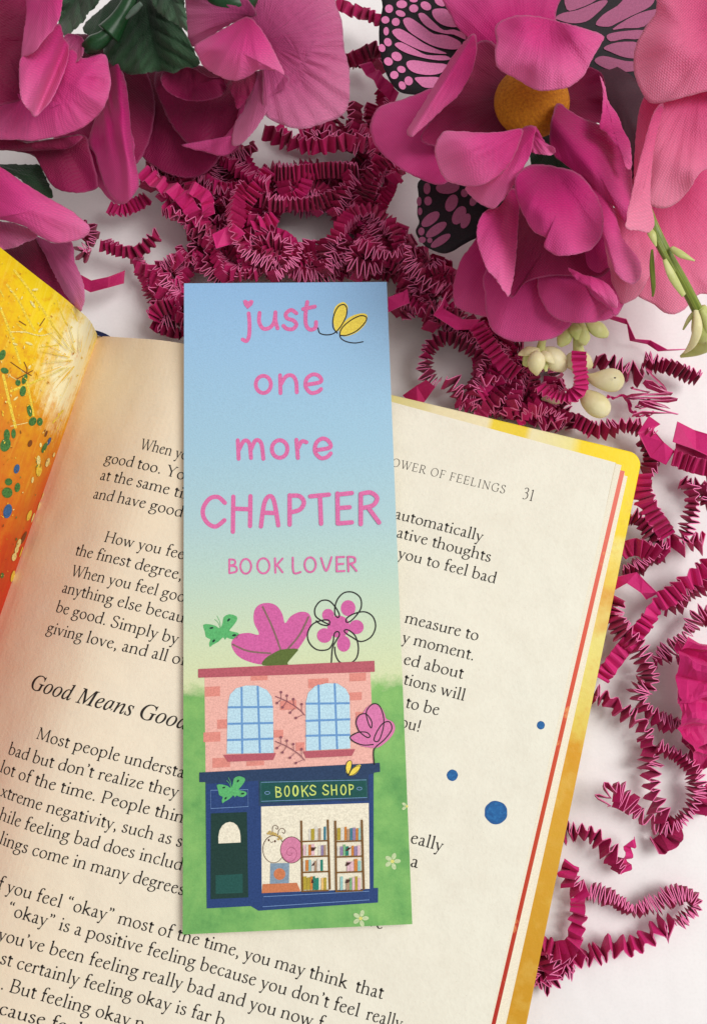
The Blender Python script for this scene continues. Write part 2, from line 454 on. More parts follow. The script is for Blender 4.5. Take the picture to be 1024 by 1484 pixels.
for i in range(nS): fs.append([i, T + i, T + i + 1, i + 1]); fm.append(1)
for j in range(nV):
    a = j * r + nS; fs.append([a, T + a, T + a + r, a + r]); fm.append(1)
art = part('art_page', vs, fs, [ART, CREAM], book, fmat=fm, smooth=True, uv=uv)
fl = Flat(on_left, 0.0012, 0.0002)
Z6 = lambda pts: cv(0, 360, 5.706, pts); Z7 = lambda pts: cv(0, 600, 4.944, pts)
PY = ink((238, 202, 66), 'pale_yellow_ink', vary=0.2); PW_ = ink((240, 218, 140), 'cream_ink', vary=0.2); GR = ink((66, 116, 54), 'green_ink', vary=0.3); BL = ink((52, 92, 138), 'blue_ink', vary=0.2); BR = ink((120, 66, 22), 'brown_ink'); DY = ink((196, 130, 24), 'ochre_ink'); OG = ink((250, 196, 40), 'gold_ink')
for q, wd in (([(0, 480), (50, 600), (110, 760), (170, 950)], 3.4), ([(210, 1050), (245, 1200), (280, 1380)], 3.0), ([(30, 1050), (70, 1230), (130, 1480)], 4.0), ([(60, 300), (150, 420), (220, 560), (290, 680)], 3.2),
              ([(120, 180), (250, 350), (380, 540), (500, 740)], 3.2), ([(480, 430), (520, 560), (560, 640)], 2.0), ([(560, 470), (600, 520), (640, 600)], 1.6), ([(360, 1070), (220, 1130), (90, 1180)], 3.4), ([(140, 620), (240, 700), (330, 720)], 1.8),
              ([(90, 690), (200, 690), (340, 720), (450, 690)], 1.4), ([(0, 340), (30, 400)], 2.0), ([(60, 1040), (160, 1100)], 1.0), ([(90, 1470), (230, 1440)], 1.0), ([(170, 1000), (350, 1180)], 1.0), ([(440, 1440), (520, 1340)], 2.4), ([(330, 820), (480, 800)], 1.6)):
    fl.stroke(Z6(q), wd, PY if wd > 1.5 else PW_)
for q in ([(90, 940), (190, 1010), (260, 1050)], [(200, 940), (225, 1000), (215, 1060)], [(330, 640), (370, 580)], [(160, 600), (215, 635)], [(140, 1080), (270, 1010)]):
    fl.stroke(Z6(q), 1.3, BR)
for x, y, rx, ry, a in ((20, 880, 26, 45, 20), (40, 1010, 34, 24, 20), (150, 1110, 22, 26, 0), (205, 1080, 20, 44, 20), (190, 1180, 26, 44, 10), (245, 1340, 20, 52, -10), (270, 1430, 30, 38, 30), (330, 1432, 24, 34, 0)):
    p = Z6([(x, y)])[0]; fl.ell(p[0], p[1], rx / 5.706, ry / 5.706, GR, a)
for x, y, rx, ry, a, m in ((50, 150, 22, 42, 0, GR), (40, 220, 36, 50, 20, GR), (98, 140, 16, 34, 0, GR), (120, 392, 20, 34, 15, BL), (62, 485, 26, 26, 0, GR), (52, 562, 38, 38, -20, GR), (125, 525, 20, 34, 10, GR), (55, 695, 30, 52, 15, BL),
                           (215, 210, 15, 26, 20, BR), (318, 240, 14, 40, 25, GR), (350, 195, 10, 32, 25, BL), (15, 1155, 12, 20, 10, GR), (330, 140, 8, 24, 20, BR), (168, 885, 12, 50, 25, BR)):
    p = Z7([(x, y)])[0]; fl.ell(p[0], p[1], rx / 4.944, ry / 4.944, m, a)
for x, y, rx, ry, a in ((275, 330, 14, 34, 0), (278, 400, 20, 46, 5), (340, 345, 13, 34, 18), (385, 290, 7, 18, 18), (208, 725, 14, 40, 20), (235, 740, 6, 36, 18), (133, 925, 14, 34, 18), (118, 970, 13, 28, 15), (100, 1022, 16, 30, 15), (150, 985, 5, 40, 18), (232, 470, 8, 22, 10), (290, 220, 8, 16, 0), (90, 1160, 12, 42, 15), (300, 600, 4, 40, 15), (275, 660, 4, 34, 15)):
    p = Z7([(x, y)])[0]; fl.ell(p[0], p[1], rx / 4.944, ry / 4.944, PW_ if ry < 40 else PY, a)
for x, y, rx, ry, a in ((290, 340, 26, 10, -10), (270, 460, 36, 10, 55), (335, 675, 26, 10, -50), (240, 785, 32, 10, 20), (130, 1240, 24, 8, -40), (125, 790, 22, 8, 20), (180, 690, 16, 8, 0), (245, 980, 18, 10, -60)):
    p = Z6([(x, y)])[0]; fl.ell(p[0], p[1], rx / 5.706, ry / 5.706, PW_, a)
rs = random.Random(5)
for k in range(420):     # fine paint specks flicked over the picture
    px = rs.uniform(0, 140); py = rs.uniform(375, 860)
    if py < 362 + px * 0.86 + 8 or px > 140 - (py - 490) * 0.36 - 4: continue
    r_ = rs.uniform(0.35, 1.2); warm = py < 620
    fl.ell(px, py, r_ * rs.uniform(.6, 1), r_ * rs.uniform(1, 2.6), rs.choice([PY, PW_, PY, DY, OG, OG] if warm else [PY, PW_, DY, OG, BR, GR, DY]), rs.uniform(-60, 60), 7)
for k in range(46):      # fine rays fanning out of the pale burst
    a_ = rs.uniform(2.0, 5.2); r0_ = rs.uniform(8, 30); r1_ = r0_ + rs.uniform(10, 45); cx_, cy_ = 112, 520
    x0_, y0_, x1_, y1_ = cx_ + r0_ * math.cos(a_), cy_ + r0_ * 1.2 * math.sin(a_), cx_ + r1_ * math.cos(a_), cy_ + r1_ * 1.2 * math.sin(a_)
    if min(y0_ - 362 - x0_ * 0.86, y1_ - 362 - x1_ * 0.86) < 10 or x1_ < 0 or max(x0_ + (y0_ - 490) * .36, x1_ + (y1_ - 490) * .36) > 132: continue
    fl.stroke([(x0_, y0_), (x1_, y1_)], rs.uniform(0.5, 1.2), rs.choice([PY, PW_, OG]), cap=False, taper=(1, .3))
fl.build('painted_marks', art)
# ------------------------------------------------------------------ an old-style book face, drawn with a broad pen
# units: 1000 to the em; 'c' curve, 'l' straight, 's' foot serif (x,y,half width), 'f' head serif of a stem (x,y), 'd' dot
def O(cx, cy, rx, ry):
    return ('o', [(cx + rx * math.cos(a), cy + ry * math.sin(a)) for a in [2 * PI * i / 8 for i in range(8)]])
GL_ = {
 'a': (410, [('c', [(95,335),(125,392),(190,408),(250,385),(268,320),(268,200),(268,110),(285,40),(330,15),(385,50)]), ('c', [(265,235),(190,215),(110,175),(75,105),(95,40),(150,8),(215,30),(265,90)])]),
 'b': (510, [('l', [(100,690),(100,30)]), ('f', 100, 690), ('c', [(100,300),(160,370),(240,410),(350,375),(425,285),(425,170),(370,60),(270,5),(170,10),(100,50)])]),
 'c': (410, [('c', [(350,345),(300,400),(220,405),(120,350),(72,225),(95,110),(170,25),(250,15),(320,45),(370,100)])]),
 'd': (500, [('l', [(400,690),(400,40),(455,20)]), ('f', 400, 690), ('c', [(400,350),(320,402),(225,400),(125,345),(72,225),(95,95),(170,15),(265,20),(340,60),(400,120)])]),
 'e': (420, [('c', [(80,240),(200,275),(330,310),(320,370),(255,410),(165,390),(95,315),(72,205),(105,85),(190,15),(270,15),(330,50),(370,95)])]),
 'f': (300, [('c', [(330,640),(285,695),(215,690),(155,620),(140,520),(140,400),(140,20)]), ('l', [(50,405),(270,405)]), ('s', 140, 0, 95)]),
 'g': (460, [O(200,285,125,120), ('l', [(300,375),(420,385)]), ('c', [(130,180),(85,130),(100,80),(190,62),(320,50),(400,-10),(390,-110),(290,-200),(150,-215),(50,-160),(45,-80),(110,-15),(170,10)])]),
 'h': (520, [('l', [(100,690),(100,10)]), ('f', 100, 690), ('c', [(100,300),(165,370),(255,410),(345,390),(390,310),(395,200),(395,10)]), ('s', 100, 0, 90), ('s', 395, 0, 90)]),
 'i': (250, [('l', [(130,400),(130,10)]), ('f', 130, 400), ('s', 130, 0, 95), ('d', 125, 590, 50)]),
 'k': (490, [('l', [(100,690),(100,10)]), ('f', 100, 690), ('l', [(350,385),(110,200)]), ('l', [(175,255),(420,10)]), ('s', 100, 0, 90), ('s', 420, 0, 75), ('s', 350, 400, 75)]),
 'l': (245, [('l', [(125,690),(125,10)]), ('f', 125, 690), ('s', 125, 0, 95)]),
 'm': (780, [('l', [(100,400),(100,10)]), ('f', 100, 400), ('c', [(100,300),(165,370),(250,410),(335,390),(378,310),(382,200),(382,10)]), ('c', [(382,300),(450,370),(530,410),(615,390),(660,310),(665,200),(665,10)]), ('s', 100, 0, 90), ('s', 382, 0, 85), ('s', 665, 0, 90)]),
 'n': (520, [('l', [(100,400),(100,10)]), ('f', 100, 400), ('c', [(100,300),(165,370),(255,410),(345,390),(390,310),(395,200),(395,10)]), ('s', 100, 0, 90), ('s', 395, 0, 90)]),
 'o': (490, [O(242,205,175,200)]),
 'p': (510, [('l', [(100,400),(100,-235)]), ('f', 100, 400), ('c', [(100,300),(165,370),(245,410),(350,375),(425,285),(425,170),(370,60),(270,5),(170,15),(100,60)]), ('s', 100, -240, 95)]),
 'r': (350, [('l', [(105,400),(105,10)]), ('f', 105, 400), ('c', [(105,280),(170,360),(235,405),(310,375)]), ('d', 305, 360, 42), ('s', 105, 0, 95)]),
 's': (360, [('c', [(275,345),(235,400),(165,408),(95,365),(95,295),(170,235),(260,180),(290,100),(235,20),(150,8),(90,35),(65,110)])]),
 't': (300, [('l', [(130,510),(130,120)]), ('c', [(130,200),(130,70),(170,15),(230,15),(280,50)]), ('l', [(45,390),(265,400)]), ('l', [(45,390),(130,510)])]),
 'u': (510, [('c', [(105,400),(105,250),(105,110),(150,20),(235,12),(320,50),(390,120)]), ('f', 105, 400), ('l', [(390,400),(390,30),(450,20)]), ('f', 390, 400)]),
 'v': (450, [('l', [(75,395),(225,5)]), ('h', [(225,5),(375,395)]), ('s', 80, 400, 75), ('s', 375, 400, 65)]),
 'w': (690, [('l', [(75,395),(215,5)]), ('h', [(215,5),(345,390)]), ('l', [(335,395),(475,5)]), ('h', [(475,5),(605,395)]), ('s', 80, 400, 75), ('s', 340, 400, 70), ('s', 610, 400, 60)]),
 'x': (450, [('l', [(90,395),(365,10)]), ('h', [(350,395),(85,10)]), ('s', 90, 400, 70), ('s', 355, 400, 65), ('s', 85, 0, 65), ('s', 365, 0, 70)]),
 'y': (430, [('l', [(75,395),(225,20)]), ('h', [(370,395),(225,10),(150,-160)]), ('c', [(150,-160),(110,-225),(55,-215)]), ('d', 60, -205, 38), ('s', 80, 400, 75), ('s', 370, 400, 60)]),
 'z': (420, [('h', [(75,385),(340,385)]), ('l', [(335,380),(75,20)]), ('h', [(70,18),(345,18)]), ('h', [(75,385),(65,300)]), ('h', [(345,18),(365,110)])]),
 'A': (680, [('h', [(80,10),(330,650)]), ('l', [(330,665),(590,10)]), ('h', [(165,230),(500,230)]), ('s', 80, 0, 85), ('s', 590, 0, 95)]),
 'B': (590, [('l', [(130,640),(130,10)]), ('c', [(60,645),(200,645),(330,640),(430,590),(440,480),(380,370),(260,345),(140,345)]), ('c', [(250,345),(400,330),(500,260),(500,140),(400,30),(250,8),(60,8)]), ('s', 120, 648, 70), ('s', 120, 0, 70)]),
 'E': (570, [('l', [(130,640),(130,10)]), ('h', [(60,638),(470,638)]), ('h', [(130,340),(400,340)]), ('h', [(60,12),(490,12)]), ('h', [(470,640),(480,540)]), ('h', [(490,12),(525,130)]), ('h', [(400,290),(400,400)]), ('s', 120, 0, 60), ('s', 120, 648, 60)]),
 'F': (530, [('l', [(130,640),(130,10)]), ('h', [(60,638),(470,638)]), ('h', [(130,330),(390,330)]), ('h', [(470,640),(480,530)]), ('h', [(390,280),(390,390)]), ('s', 130, 0, 100), ('s', 120, 648, 60)]),
 'G': (740, [('c', [(600,500),(560,600),(450,655),(330,650),(170,560),(75,390),(85,200),(200,50),(370,0),(520,15),(620,70)]), ('l', [(620,270),(620,60)]), ('h', [(600,500),(605,640)]), ('s', 620, 275, 85)]),
 'H': (740, [('l', [(130,640),(130,10)]), ('l', [(600,640),(600,10)]), ('h', [(130,335),(600,335)]), ('s', 130, 0, 95), ('s', 600, 0, 95), ('s', 130, 648, 95), ('s', 600, 648, 95)]),
 'I': (320, [('l', [(160,640),(160,10)]), ('s', 160, 0, 95), ('s', 160, 648, 95)]),
 'L': (560, [('l', [(130,640),(130,10)]), ('h', [(60,12),(490,12)]), ('h', [(490,12),(525,150)]), ('s', 130, 648, 100), ('s', 120, 0, 60)]),
 'M': (860, [('h', [(140,640),(110,10)]), ('l', [(140,650),(420,40)]), ('h', [(420,30),(690,650)]), ('l', [(690,640),(730,10)]), ('s', 110, 0, 85), ('s', 730, 0, 95), ('s', 120, 648, 60), ('s', 715, 648, 60)]),
 'N': (760, [('h', [(140,640),(140,10)]), ('l', [(130,650),(620,20)]), ('h', [(620,10),(620,640)]), ('s', 140, 0, 90), ('s', 110, 648, 60), ('s', 620, 648, 90)]),
 'O': (760, [O(380,325,300,325)]),
 'P': (560, [('l', [(130,640),(130,10)]), ('c', [(60,645),(220,645),(370,635),(475,560),(480,430),(400,320),(270,290),(180,300)]), ('s', 130, 0, 100), ('s', 120, 648, 60)]),
 'R': (640, [('l', [(130,640),(130,10)]), ('c', [(60,645),(220,645),(370,635),(465,560),(465,440),(380,345),(250,325),(140,325)]), ('l', [(300,325),(420,160),(560,10)]), ('s', 130, 0, 100), ('s', 120, 648, 60), ('s', 590, 4, 50)]),
 'S': (480, [('c', [(385,530),(350,620),(260,655),(150,630),(90,540),(110,440),(220,370),(340,300),(410,210),(380,80),(270,5),(160,10),(90,60),(60,150)]), ('h', [(385,530),(392,640)]), ('h', [(60,150),(55,20)])]),
 'W': (940, [('l', [(90,645),(290,0)]), ('h', [(290,0),(480,600)]), ('l', [(450,645),(650,0)]), ('h', [(650,0),(860,645)]), ('s', 90, 648, 85), ('s', 470, 648, 90), ('s', 860, 648, 75)]),
 'Y': (640, [('l', [(90,645),(320,300)]), ('h', [(320,300),(540,645)]), ('l', [(320,310),(320,10)]), ('s', 90, 648, 85), ('s', 545, 648, 75), ('s', 320, 0, 100)]),
 '.': (220, [('d', 110, 35, 50)]), ',': (220, [('d', 110, 40, 48), ('c', [(140,30),(130,-60),(75,-120)])]),
 '’': (200, [('d', 95, 640, 46), ('c', [(125,630),(115,560),(70,510)])]), '!': (260, [('l', [(130,640),(130,190)]), ('d', 130, 35, 50)]),
 '“': (380, [('d', 95, 560, 46), ('c', [(68,570),(85,640),(130,690)]), ('d', 240, 560, 46), ('c', [(213,570),(230,640),(275,690)])]),
 '”': (380, [('d', 95, 640, 46), ('c', [(125,630),(115,560),(70,510)]), ('d', 240, 640, 46), ('c', [(270,630),(260,560),(215,510)])]),
 '3': (440, [('c', [(80,520),(140,600),(240,610),(310,540),(290,430),(210,360),(140,345)]), ('c', [(190,355),(310,310),(345,180),(280,50),(170,-5),(70,20)])]),
 '1': (330, [('l', [(165,610),(165,10)]), ('s', 165, 0, 90), ('h', [(165,610),(80,550)])]),
 ' ': (235, []),
}
def glyph(ch, bold=1.0):
    """-> advance, list of polygons in em units"""
    adv, st = GL_[ch]; out = []
    THK, THN, PEN = 80 * bold, 34 * bold, math.radians(18)
    def ribbon(pts, closed=False, wmax=None):
        n = len(pts); L = []; R = []
        for i in range(n):
            a = pts[(i - 1) % n] if closed else pts[max(i - 1, 0)]; c = pts[(i + 1) % n] if closed else pts[min(i + 1, n - 1)]
            dx, dy = c[0] - a[0], c[1] - a[1]; d = math.hypot(dx, dy) or 1
            th = math.atan2(dy, dx); wd = (THN + (THK - THN) * abs(math.sin(th - PEN)) ** 1.3) / 2
            if wmax: wd = wmax / 2
            nx, ny = -dy / d, dx / d
            L.append((pts[i][0] + nx * wd, pts[i][1] + ny * wd)); R.append((pts[i][0] - nx * wd, pts[i][1] - ny * wd))
        m = n if closed else n - 1
        for i in range(m):
            j = (i + 1) % n; out.append([L[i], R[i], R[j], L[j]])
    for s_ in st:
        k = s_[0]
        if k == 'c': ribbon(cr(s_[1], 4))
        elif k == 'o': ribbon(cr(s_[1], 3, True), True)
        elif k == 'l': ribbon(s_[1], wmax=THK)
        elif k == 'h': ribbon(s_[1], wmax=THN * 1.15)
        elif k == 's':
            x, y, h = s_[1:]; t0 = 26; sg = 1 if y < 300 else -1
            out.append([(x - h, y), (x + h, y), (x + h, y + sg * t0 * .7), (x + THK * .6, y + sg * 45), (x - THK * .6, y + sg * 45), (x - h, y + sg * t0 * .7)])
        elif k == 'f':
            x, y = s_[1:]; out.append([(x - 85, y - 55), (x - THK / 2, y - 75), (x + THK / 2, y - 30), (x + THK / 2, y + 12), (x - 85, y - 35)])
        elif k == 'd':
            x, y, r = s_[1:]; out.append([(x + r * math.cos(a), y + r * math.sin(a)) for a in [2 * PI * i / 8 for i in range(8)]])
    return adv, out
def text_len(s): return sum(GL_[c][0] for c in s)
INK = ink((34, 28, 26), 'black_printing_ink', 0.6, 0.2); INKL = ink((74, 68, 64), 'grey_printing_ink', 0.6, 0.2)
def book_line(s, p0, p1, em, prefix=None, mat=None, bold=1.0, track=0.0, name='text_line', it=0.0):
    """set a line of type on the page between two measured baseline ends"""
    u0, v0 = page_uv(*p0); u1, v1 = page_uv(*p1)
    ref = prefix or s; L = text_len(ref) + track * len(ref) * 1000
    k = (u1 - u0) / (L / 1000)                                    # cm per em across
    vs = []; fs = []; x = 0
    for ch in s:
        adv, polys = glyph(ch, bold)
        for q in polys:
            b = len(vs)
            for (gx, gy) in q:
                uu = u0 + (x + gx + it * gy) / 1000 * k; vb = v0 + (v1 - v0) * (uu - u0) / (u1 - u0)
                vs.append(page3(uu, vb - gy / 1000 * em, 0.004))
            fs.append(list(range(b, b + len(q))))
        x += adv + track * 1000
    o = part(name, vs, fs, mat or INK, top)
    bm = bmesh.new(); bm.from_mesh(o.data); bm.normal_update()
    bmesh.ops.reverse_faces(bm, faces=[f for f in bm.faces if f.normal.z < 0]); bm.to_mesh(o.data); bm.free()
    return o
EM = 0.418
for s, p0, p1, pre in [
    ('When you', (202, 650.5), (248, 661), 'When'), ('good too. You', (151, 670), (233, 687), 'good too.'), ('at the same time', (144, 695), (244.6, 717), 'at the same'), ('and have good', (134, 722), (263.7, 750), None),
    ('How you feel', (150, 785), (266, 811), 'How you fee'), ('the finest degree,', (108, 804), (263, 841), None), ('When you feel good', (102, 834), (267, 873), 'When you feel goo'),
    ('anything else because', (89, 858), (266, 903), 'anything else becau'), ('be good. Simply by', (80, 886), (257, 934), None), ('giving love, and all of', (67, 916), (268, 965), None),
    ('Most people understan', (52, 1070), (266, 1128), 'Most people understa'), ('bad but don’t realize they', (11, 1092), (257, 1156), None), ('lot of the time. People think', (-1, 1118), (265, 1193), 'lot of the time. People thin'),
    ('xtreme negativity, such as s', (0, 1153), (263, 1228), None), ('hile feeling bad does includ', (-2, 1187), (263, 1262), None), ('lings come in many degrees', (-2, 1222), (266, 1298), None),
    ('f you feel “okay” most of the time, you may think', (-4, 1287), (502, 1433), None), ('that', (513, 1437), (554, 1448), None),
    ('“okay” is a positive feeling because you don’t feel', (9, 1325), (519, 1474), None), ('really', (529, 1477), (581, 1492), None),
    ('you’ve been feeling really bad and you now f', (-4, 1361), (452, 1488), 'you’ve been feeling really bad and you now'), ('st certainly feeling okay is far b', (-1, 1396), (304, 1482), 'st certainly feeling okay is far'),
    ('. But feeling okay n', (0, 1433), (187, 1487), '. But feeling okay'), ('cause feeli', (-3, 1469), (95, 1496), 'cause fe'),
    ('automatically', (570, 751), (698, 785), None), ('ative thoughts', (573, 778), (710, 815), None), ('you to feel bad', (575, 808), (717, 846), None),
    ('measure to', (585, 902), (692, 929), None), ('y moment.', (581, 930), (686, 957.5), None), ('ed about', (583, 962), (670, 984), None), ('tions will', (583, 991), (672, 1016), None),
    ('to be', (586, 1025), (635, 1037), None), ('ou!', (578, 1053), (608, 1061), None), ('eally', (593, 1221), (640, 1234), None), ('a', (593, 1255), (605, 1258.5), None), ('ve', (532, 1341), (554, 1347), None)]:
    book_line(s, p0, p1, EM, pre)
book_line('OWER OF FEELINGS', (566, 675), (732, 716), 0.315, mat=INKL, bold=0.85, track=0.08, name='page_heading')
book_line('31', (755, 722), (772, 727), 0.46, mat=INKL, bold=0.8, name='page_number')
# italic chapter heading (built-in text face, laid on the page)
def italic(s):
    return ''.join(chr(0x1D434 + ord(c) - 65) if c.isupper() else (chr(0x1D44E + ord(c) - 97) if c != ' ' else ' ') for c in s)
def builtin_polys(s, offset=0.0):
    cu_ = bpy.data.curves.new('tmp', 'FONT'); cu_.body = s; cu_.offset = offset; cu_.resolution_u = 5
    ob = bpy.data.objects.new('tmp', cu_); COL.objects.link(ob)
    dg = bpy.context.evaluated_depsgraph_get(); me = bpy.data.meshes.new_from_object(ob.evaluated_get(dg))
    v_ = [tuple(x.co) for x in me.vertices]; f_ = [list(p.vertices) for p in me.polygons]
    bpy.data.objects.remove(ob); bpy.data.curves.remove(cu_); bpy.data.meshes.remove(me); return v_, f_
vv, ff = builtin_polys(italic('Good Means Good'), 0.006)
xs = [a[0] for a in vv]; x0, x1 = min(xs), max(xs)
(u0, v0), (u1, v1) = page_uv(44, 998), page_uv(271, 1058)
k = (u1 - u0) / (x1 - x0)
vs = [page3(u0 + (a[0] - x0) * k, v0 + (v1 - v0) * (a[0] - x0) / (x1 - x0) - a[1] * k * 1.05, 0.004) for a in vv]
o = part('chapter_heading', vs, ff, INK, top)
bm = bmesh.new(); bm.from_mesh(o.data); bm.normal_update(); bmesh.ops.reverse_faces(bm, faces=[f for f in bm.faces if f.normal.z < 0]); bm.to_mesh(o.data); bm.free()
# blue ink spots
t = NT('blue_paint_spot'); v = t.coord('Object', (100, 100, 100)); n_ = t.noise(v, 11, 5, 0.75)
t.link(t.ramp(n_, [(0.3, lin((20, 76, 136))), (0.55, lin((32, 104, 168))), (0.75, lin((58, 132, 190)))]), t.b.inputs['Base Color']); t.b.inputs['Roughness'].default_value = 0.6
BLUE = t.m
BLUED = ink((24, 88, 152), 'blue_paint_rim', 0.5, 0.1)
for cx, cy, r in ((783, 1051, 5.8), (655, 1123.5, 8), (718, 1177.5, 16.5)):
    fl = Flat(on_page, 0.004, 0.002); rr = random.Random(int(cx)); fl.poly([(cx + r * rr.uniform(.97, 1.03) * math.cos(a), cy + r * 1.03 * rr.uniform(.97, 1.03) * math.sin(a)) for a in [2 * PI * i / 22 for i in range(22)]], BLUED, 2); fl.poly([(cx + r * (.05 + .87 * rr.uniform(.95, 1.05) * math.cos(a)), cy + r * .88 * rr.uniform(.95, 1.05) * math.sin(a)) for a in [2 * PI * i / 18 for i in range(18)]], BLUE, 2)
    fl.build('blue_spot', top)
# ------------------------------------------------------------------ bookmark
ZB = 1.70
_q = [P(267, 411, ZB + .2), P(560, 409, ZB + .2), P(597, 1339, ZB - .03), P(265, 1354, ZB - .03)]
def bend(x, y):
    """the card sags a little to its lower end"""
    tt = (_q[0].y - y) / 15.3
    return ZB + 0.20 * (1 - min(1, max(-0.1, tt))) ** 1.5 - 0.03 * tt
def bk(px, py, h):
    z = ZB
    for _ in range(4):
        p = P(px, py, z); z = bend(p.x, p.y)
    p = P(px, py, z); p.z = z + 0.015 + h; return p
bmk = thing('bookmark', 'tall card bookmark, pink lettering over a bookshop drawing, lying across the open page', 'bookmark', _q[3])
t = NT('printed_card'); uvc = t.coord('UV'); v = t.coord('Object', (100, 100, 100))
sep = t.node('ShaderNodeSeparateXYZ'); t.link(uvc, sep.inputs[0]); U, V = sep.outputs[0], sep.outputs[1]
n1 = t.noise(v, 0.8, 4, 0.65); n2 = t.noise(v, 30, 2); nb = t.noise(v, 4.5, 4, 0.7)
sky = t.ramp(V, [(0, lin((146, 190, 232))), (0.12, lin((156, 199, 233))), (0.28, lin((166, 207, 228))), (0.40, lin((180, 214, 219))), (0.48, lin((192, 221, 208))), (0.58, lin((212, 228, 192))), (0.66, lin((222, 230, 180)))])
grass = t.ramp(t.math('ADD', t.math('MULTIPLY', n1, 0.8), t.math('MULTIPLY', nb, 0.2)), [(0.30, lin((84, 150, 84))), (0.46, lin((118, 180, 100))), (0.62, lin((142, 198, 112)))])
edge_v = t.math('ADD', V, t.math('ADD', t.math('MULTIPLY', t.math('SUBTRACT', n1, 0.5), 0.05), t.math('MULTIPLY', t.math('SUBTRACT', nb, 0.5), 0.035)))
bump_u = t.math('MULTIPLY', t.math('ABSOLUTE', t.math('SUBTRACT', U, 0.5)), 0.05)
g = t.math('MULTIPLY', t.math('SUBTRACT', t.math('ADD', edge_v, bump_u), 0.662), 45, True)
c = t.mix(g, sky, grass)
grain = t.ramp(n2, [(0.25, (0.92, 0.92, 0.92, 1)), (0.5, (1, 1, 1, 1)), (0.78, (1.06, 1.06, 1.06, 1))])
c = t.mix(1.0, c, grain, 'MULTIPLY')
t.link(c, t.b.inputs['Base Color']); t.b.inputs['Roughness'].default_value = 0.5; t.bump(n2, 0.004)
CARD = t.m
nx, ny = 6, 40; vs = []; uv = []
for side in (0, 1):
    for j in range(ny + 1):
        for i in range(nx + 1):
            a = _q[0].lerp(_q[1], i / nx); b = _q[3].lerp(_q[2], i / nx); p = a.lerp(b, j / ny)
            # follow the measured outline and the sag
            p.z = bend(p.x, p.y); vs.append((p.x, p.y, p.z + 0.015 - 0.03 * side)); uv.append((i / nx, j / ny))
T = (nx + 1) * (ny + 1); r = nx + 1; fs = []; fm = []
for j in range(ny):
    for i in range(nx):
        a = j * r + i; fs.append([a, a + r, a + r + 1, a + 1]); fm.append(0)
        fs.append([T + a, T + a + 1, T + a + r + 1, T + a + r]); fm.append(1)
for i in range(nx):
    fs.append([i, i + 1, T + i + 1, T + i]); fm.append(1); a = ny * r + i; fs.append([a, T + a, T + a + 1, a + 1]); fm.append(1)
for j in range(ny):
    a = j * r; fs.append([a, T + a, T + a + r, a + r]); fm.append(1); a = j * r + nx; fs.append([a, a + r, T + a + r, T + a]); fm.append(1)
card = part('card', vs, fs, [CARD, ink((226, 224, 214), 'card_core', 0.7, 0.03)], bmk, fmat=fm, uv=uv)
PINK = ink((222, 112, 170), 'pink_lettering'); TUL = ink((212, 100, 166), 'pink_print'); OLV = ink((92, 112, 50), 'olive_print'); VEIN = ink((136, 106, 100), 'vein_print')
LINE = ink((32, 30, 34), 'black_line_print'); GRB = ink((92, 184, 112), 'green_butterfly_print'); YEL = ink((246, 218, 84), 'yellow_print'); DKG = ink((18, 60, 48), 'dark_green_spot')
WALLP = ink((242, 184, 172), 'pink_wall_print'); BRK = ink((228, 146, 134), 'pink_brick_print'); COR = ink((186, 92, 106), 'cornice_print'); GLS = ink((190, 226, 246), 'window_print'); BAR = ink((108, 158, 212), 'window_bar_print')
NVY = ink((36, 66, 122), 'navy_print'); NVD = ink((36, 62, 98), 'deep_navy_print'); TEAL = ink((16, 82, 78), 'teal_print'); LBL = ink((122, 158, 206), 'light_blue_line'); SGN = ink((206, 226, 120), 'sign_lettering')
DOOR = ink((20, 58, 52), 'door_print'); DOR2 = ink((26, 84, 78), 'door_panel_print'); CRM = ink((240, 234, 212), 'cream_print'); BRN = ink((122, 84, 34), 'brown_print'); BER = ink((142, 84, 98), 'berry_print')
A_ = lambda q: cv(260, 400, 3.303, q); B_ = lambda q: cv(260, 680, 3.103, q); C_ = lambda q: cv(260, 940, 3.012, q); D_ = lambda q: cv(260, 1090, 5.494, q); E_ = lambda q: cv(420, 1090, 5.494, q)
def ring(cx, cy, rx, ry, n=12): return [(cx + rx * math.cos(a), cy + ry * math.sin(a)) for a in [2 * PI * i / n for i in range(n)]]
def word(name, conv, strokes, wd, mat=PINK, label=None, polys=(), h=0.003):
    f = Flat(bk, h, 0.0006)
    for q in strokes:
        cl = q[0] == 'O'; q2 = q[1:] if cl else q
        f.stroke(conv(list(q2)), wd, mat, closed=cl)
    for q in polys: f.poly(conv(q), mat)
    return f.build(name, card, label)
word('printed_word', A_, [[(332, 180), (336, 230), (334, 285), (322, 312), (303, 305)], [(384, 178), (382, 220), (400, 252), (430, 250), (452, 225), (460, 175)], [(460, 175), (460, 215), (470, 252)],
    [(560, 180), (535, 164), (510, 182), (516, 204), (545, 214), (560, 234), (543, 255), (515, 254), (498, 240)], [(612, 126), (604, 180), (606, 235), (625, 258), (650, 250), (654, 222)], [(592, 160), (648, 148)]], 5.6,
    label='pink printed word just with a heart for its dot', polys=[[(305, 120), (318, 115), (330, 124), (344, 115), (356, 122), (350, 140), (327, 160), (310, 140)]])
word('printed_word', A_, [['O'] + ring(402, 520, 36, 41), [(482, 476), (484, 562)], [(486, 520), (510, 482), (540, 478), (558, 505), (562, 558)], [(605, 522), (675, 508), (670, 482), (640, 472), (610, 492), (604, 530), (628, 560), (660, 556), (678, 542)]], 5.6, label='pink printed word one')
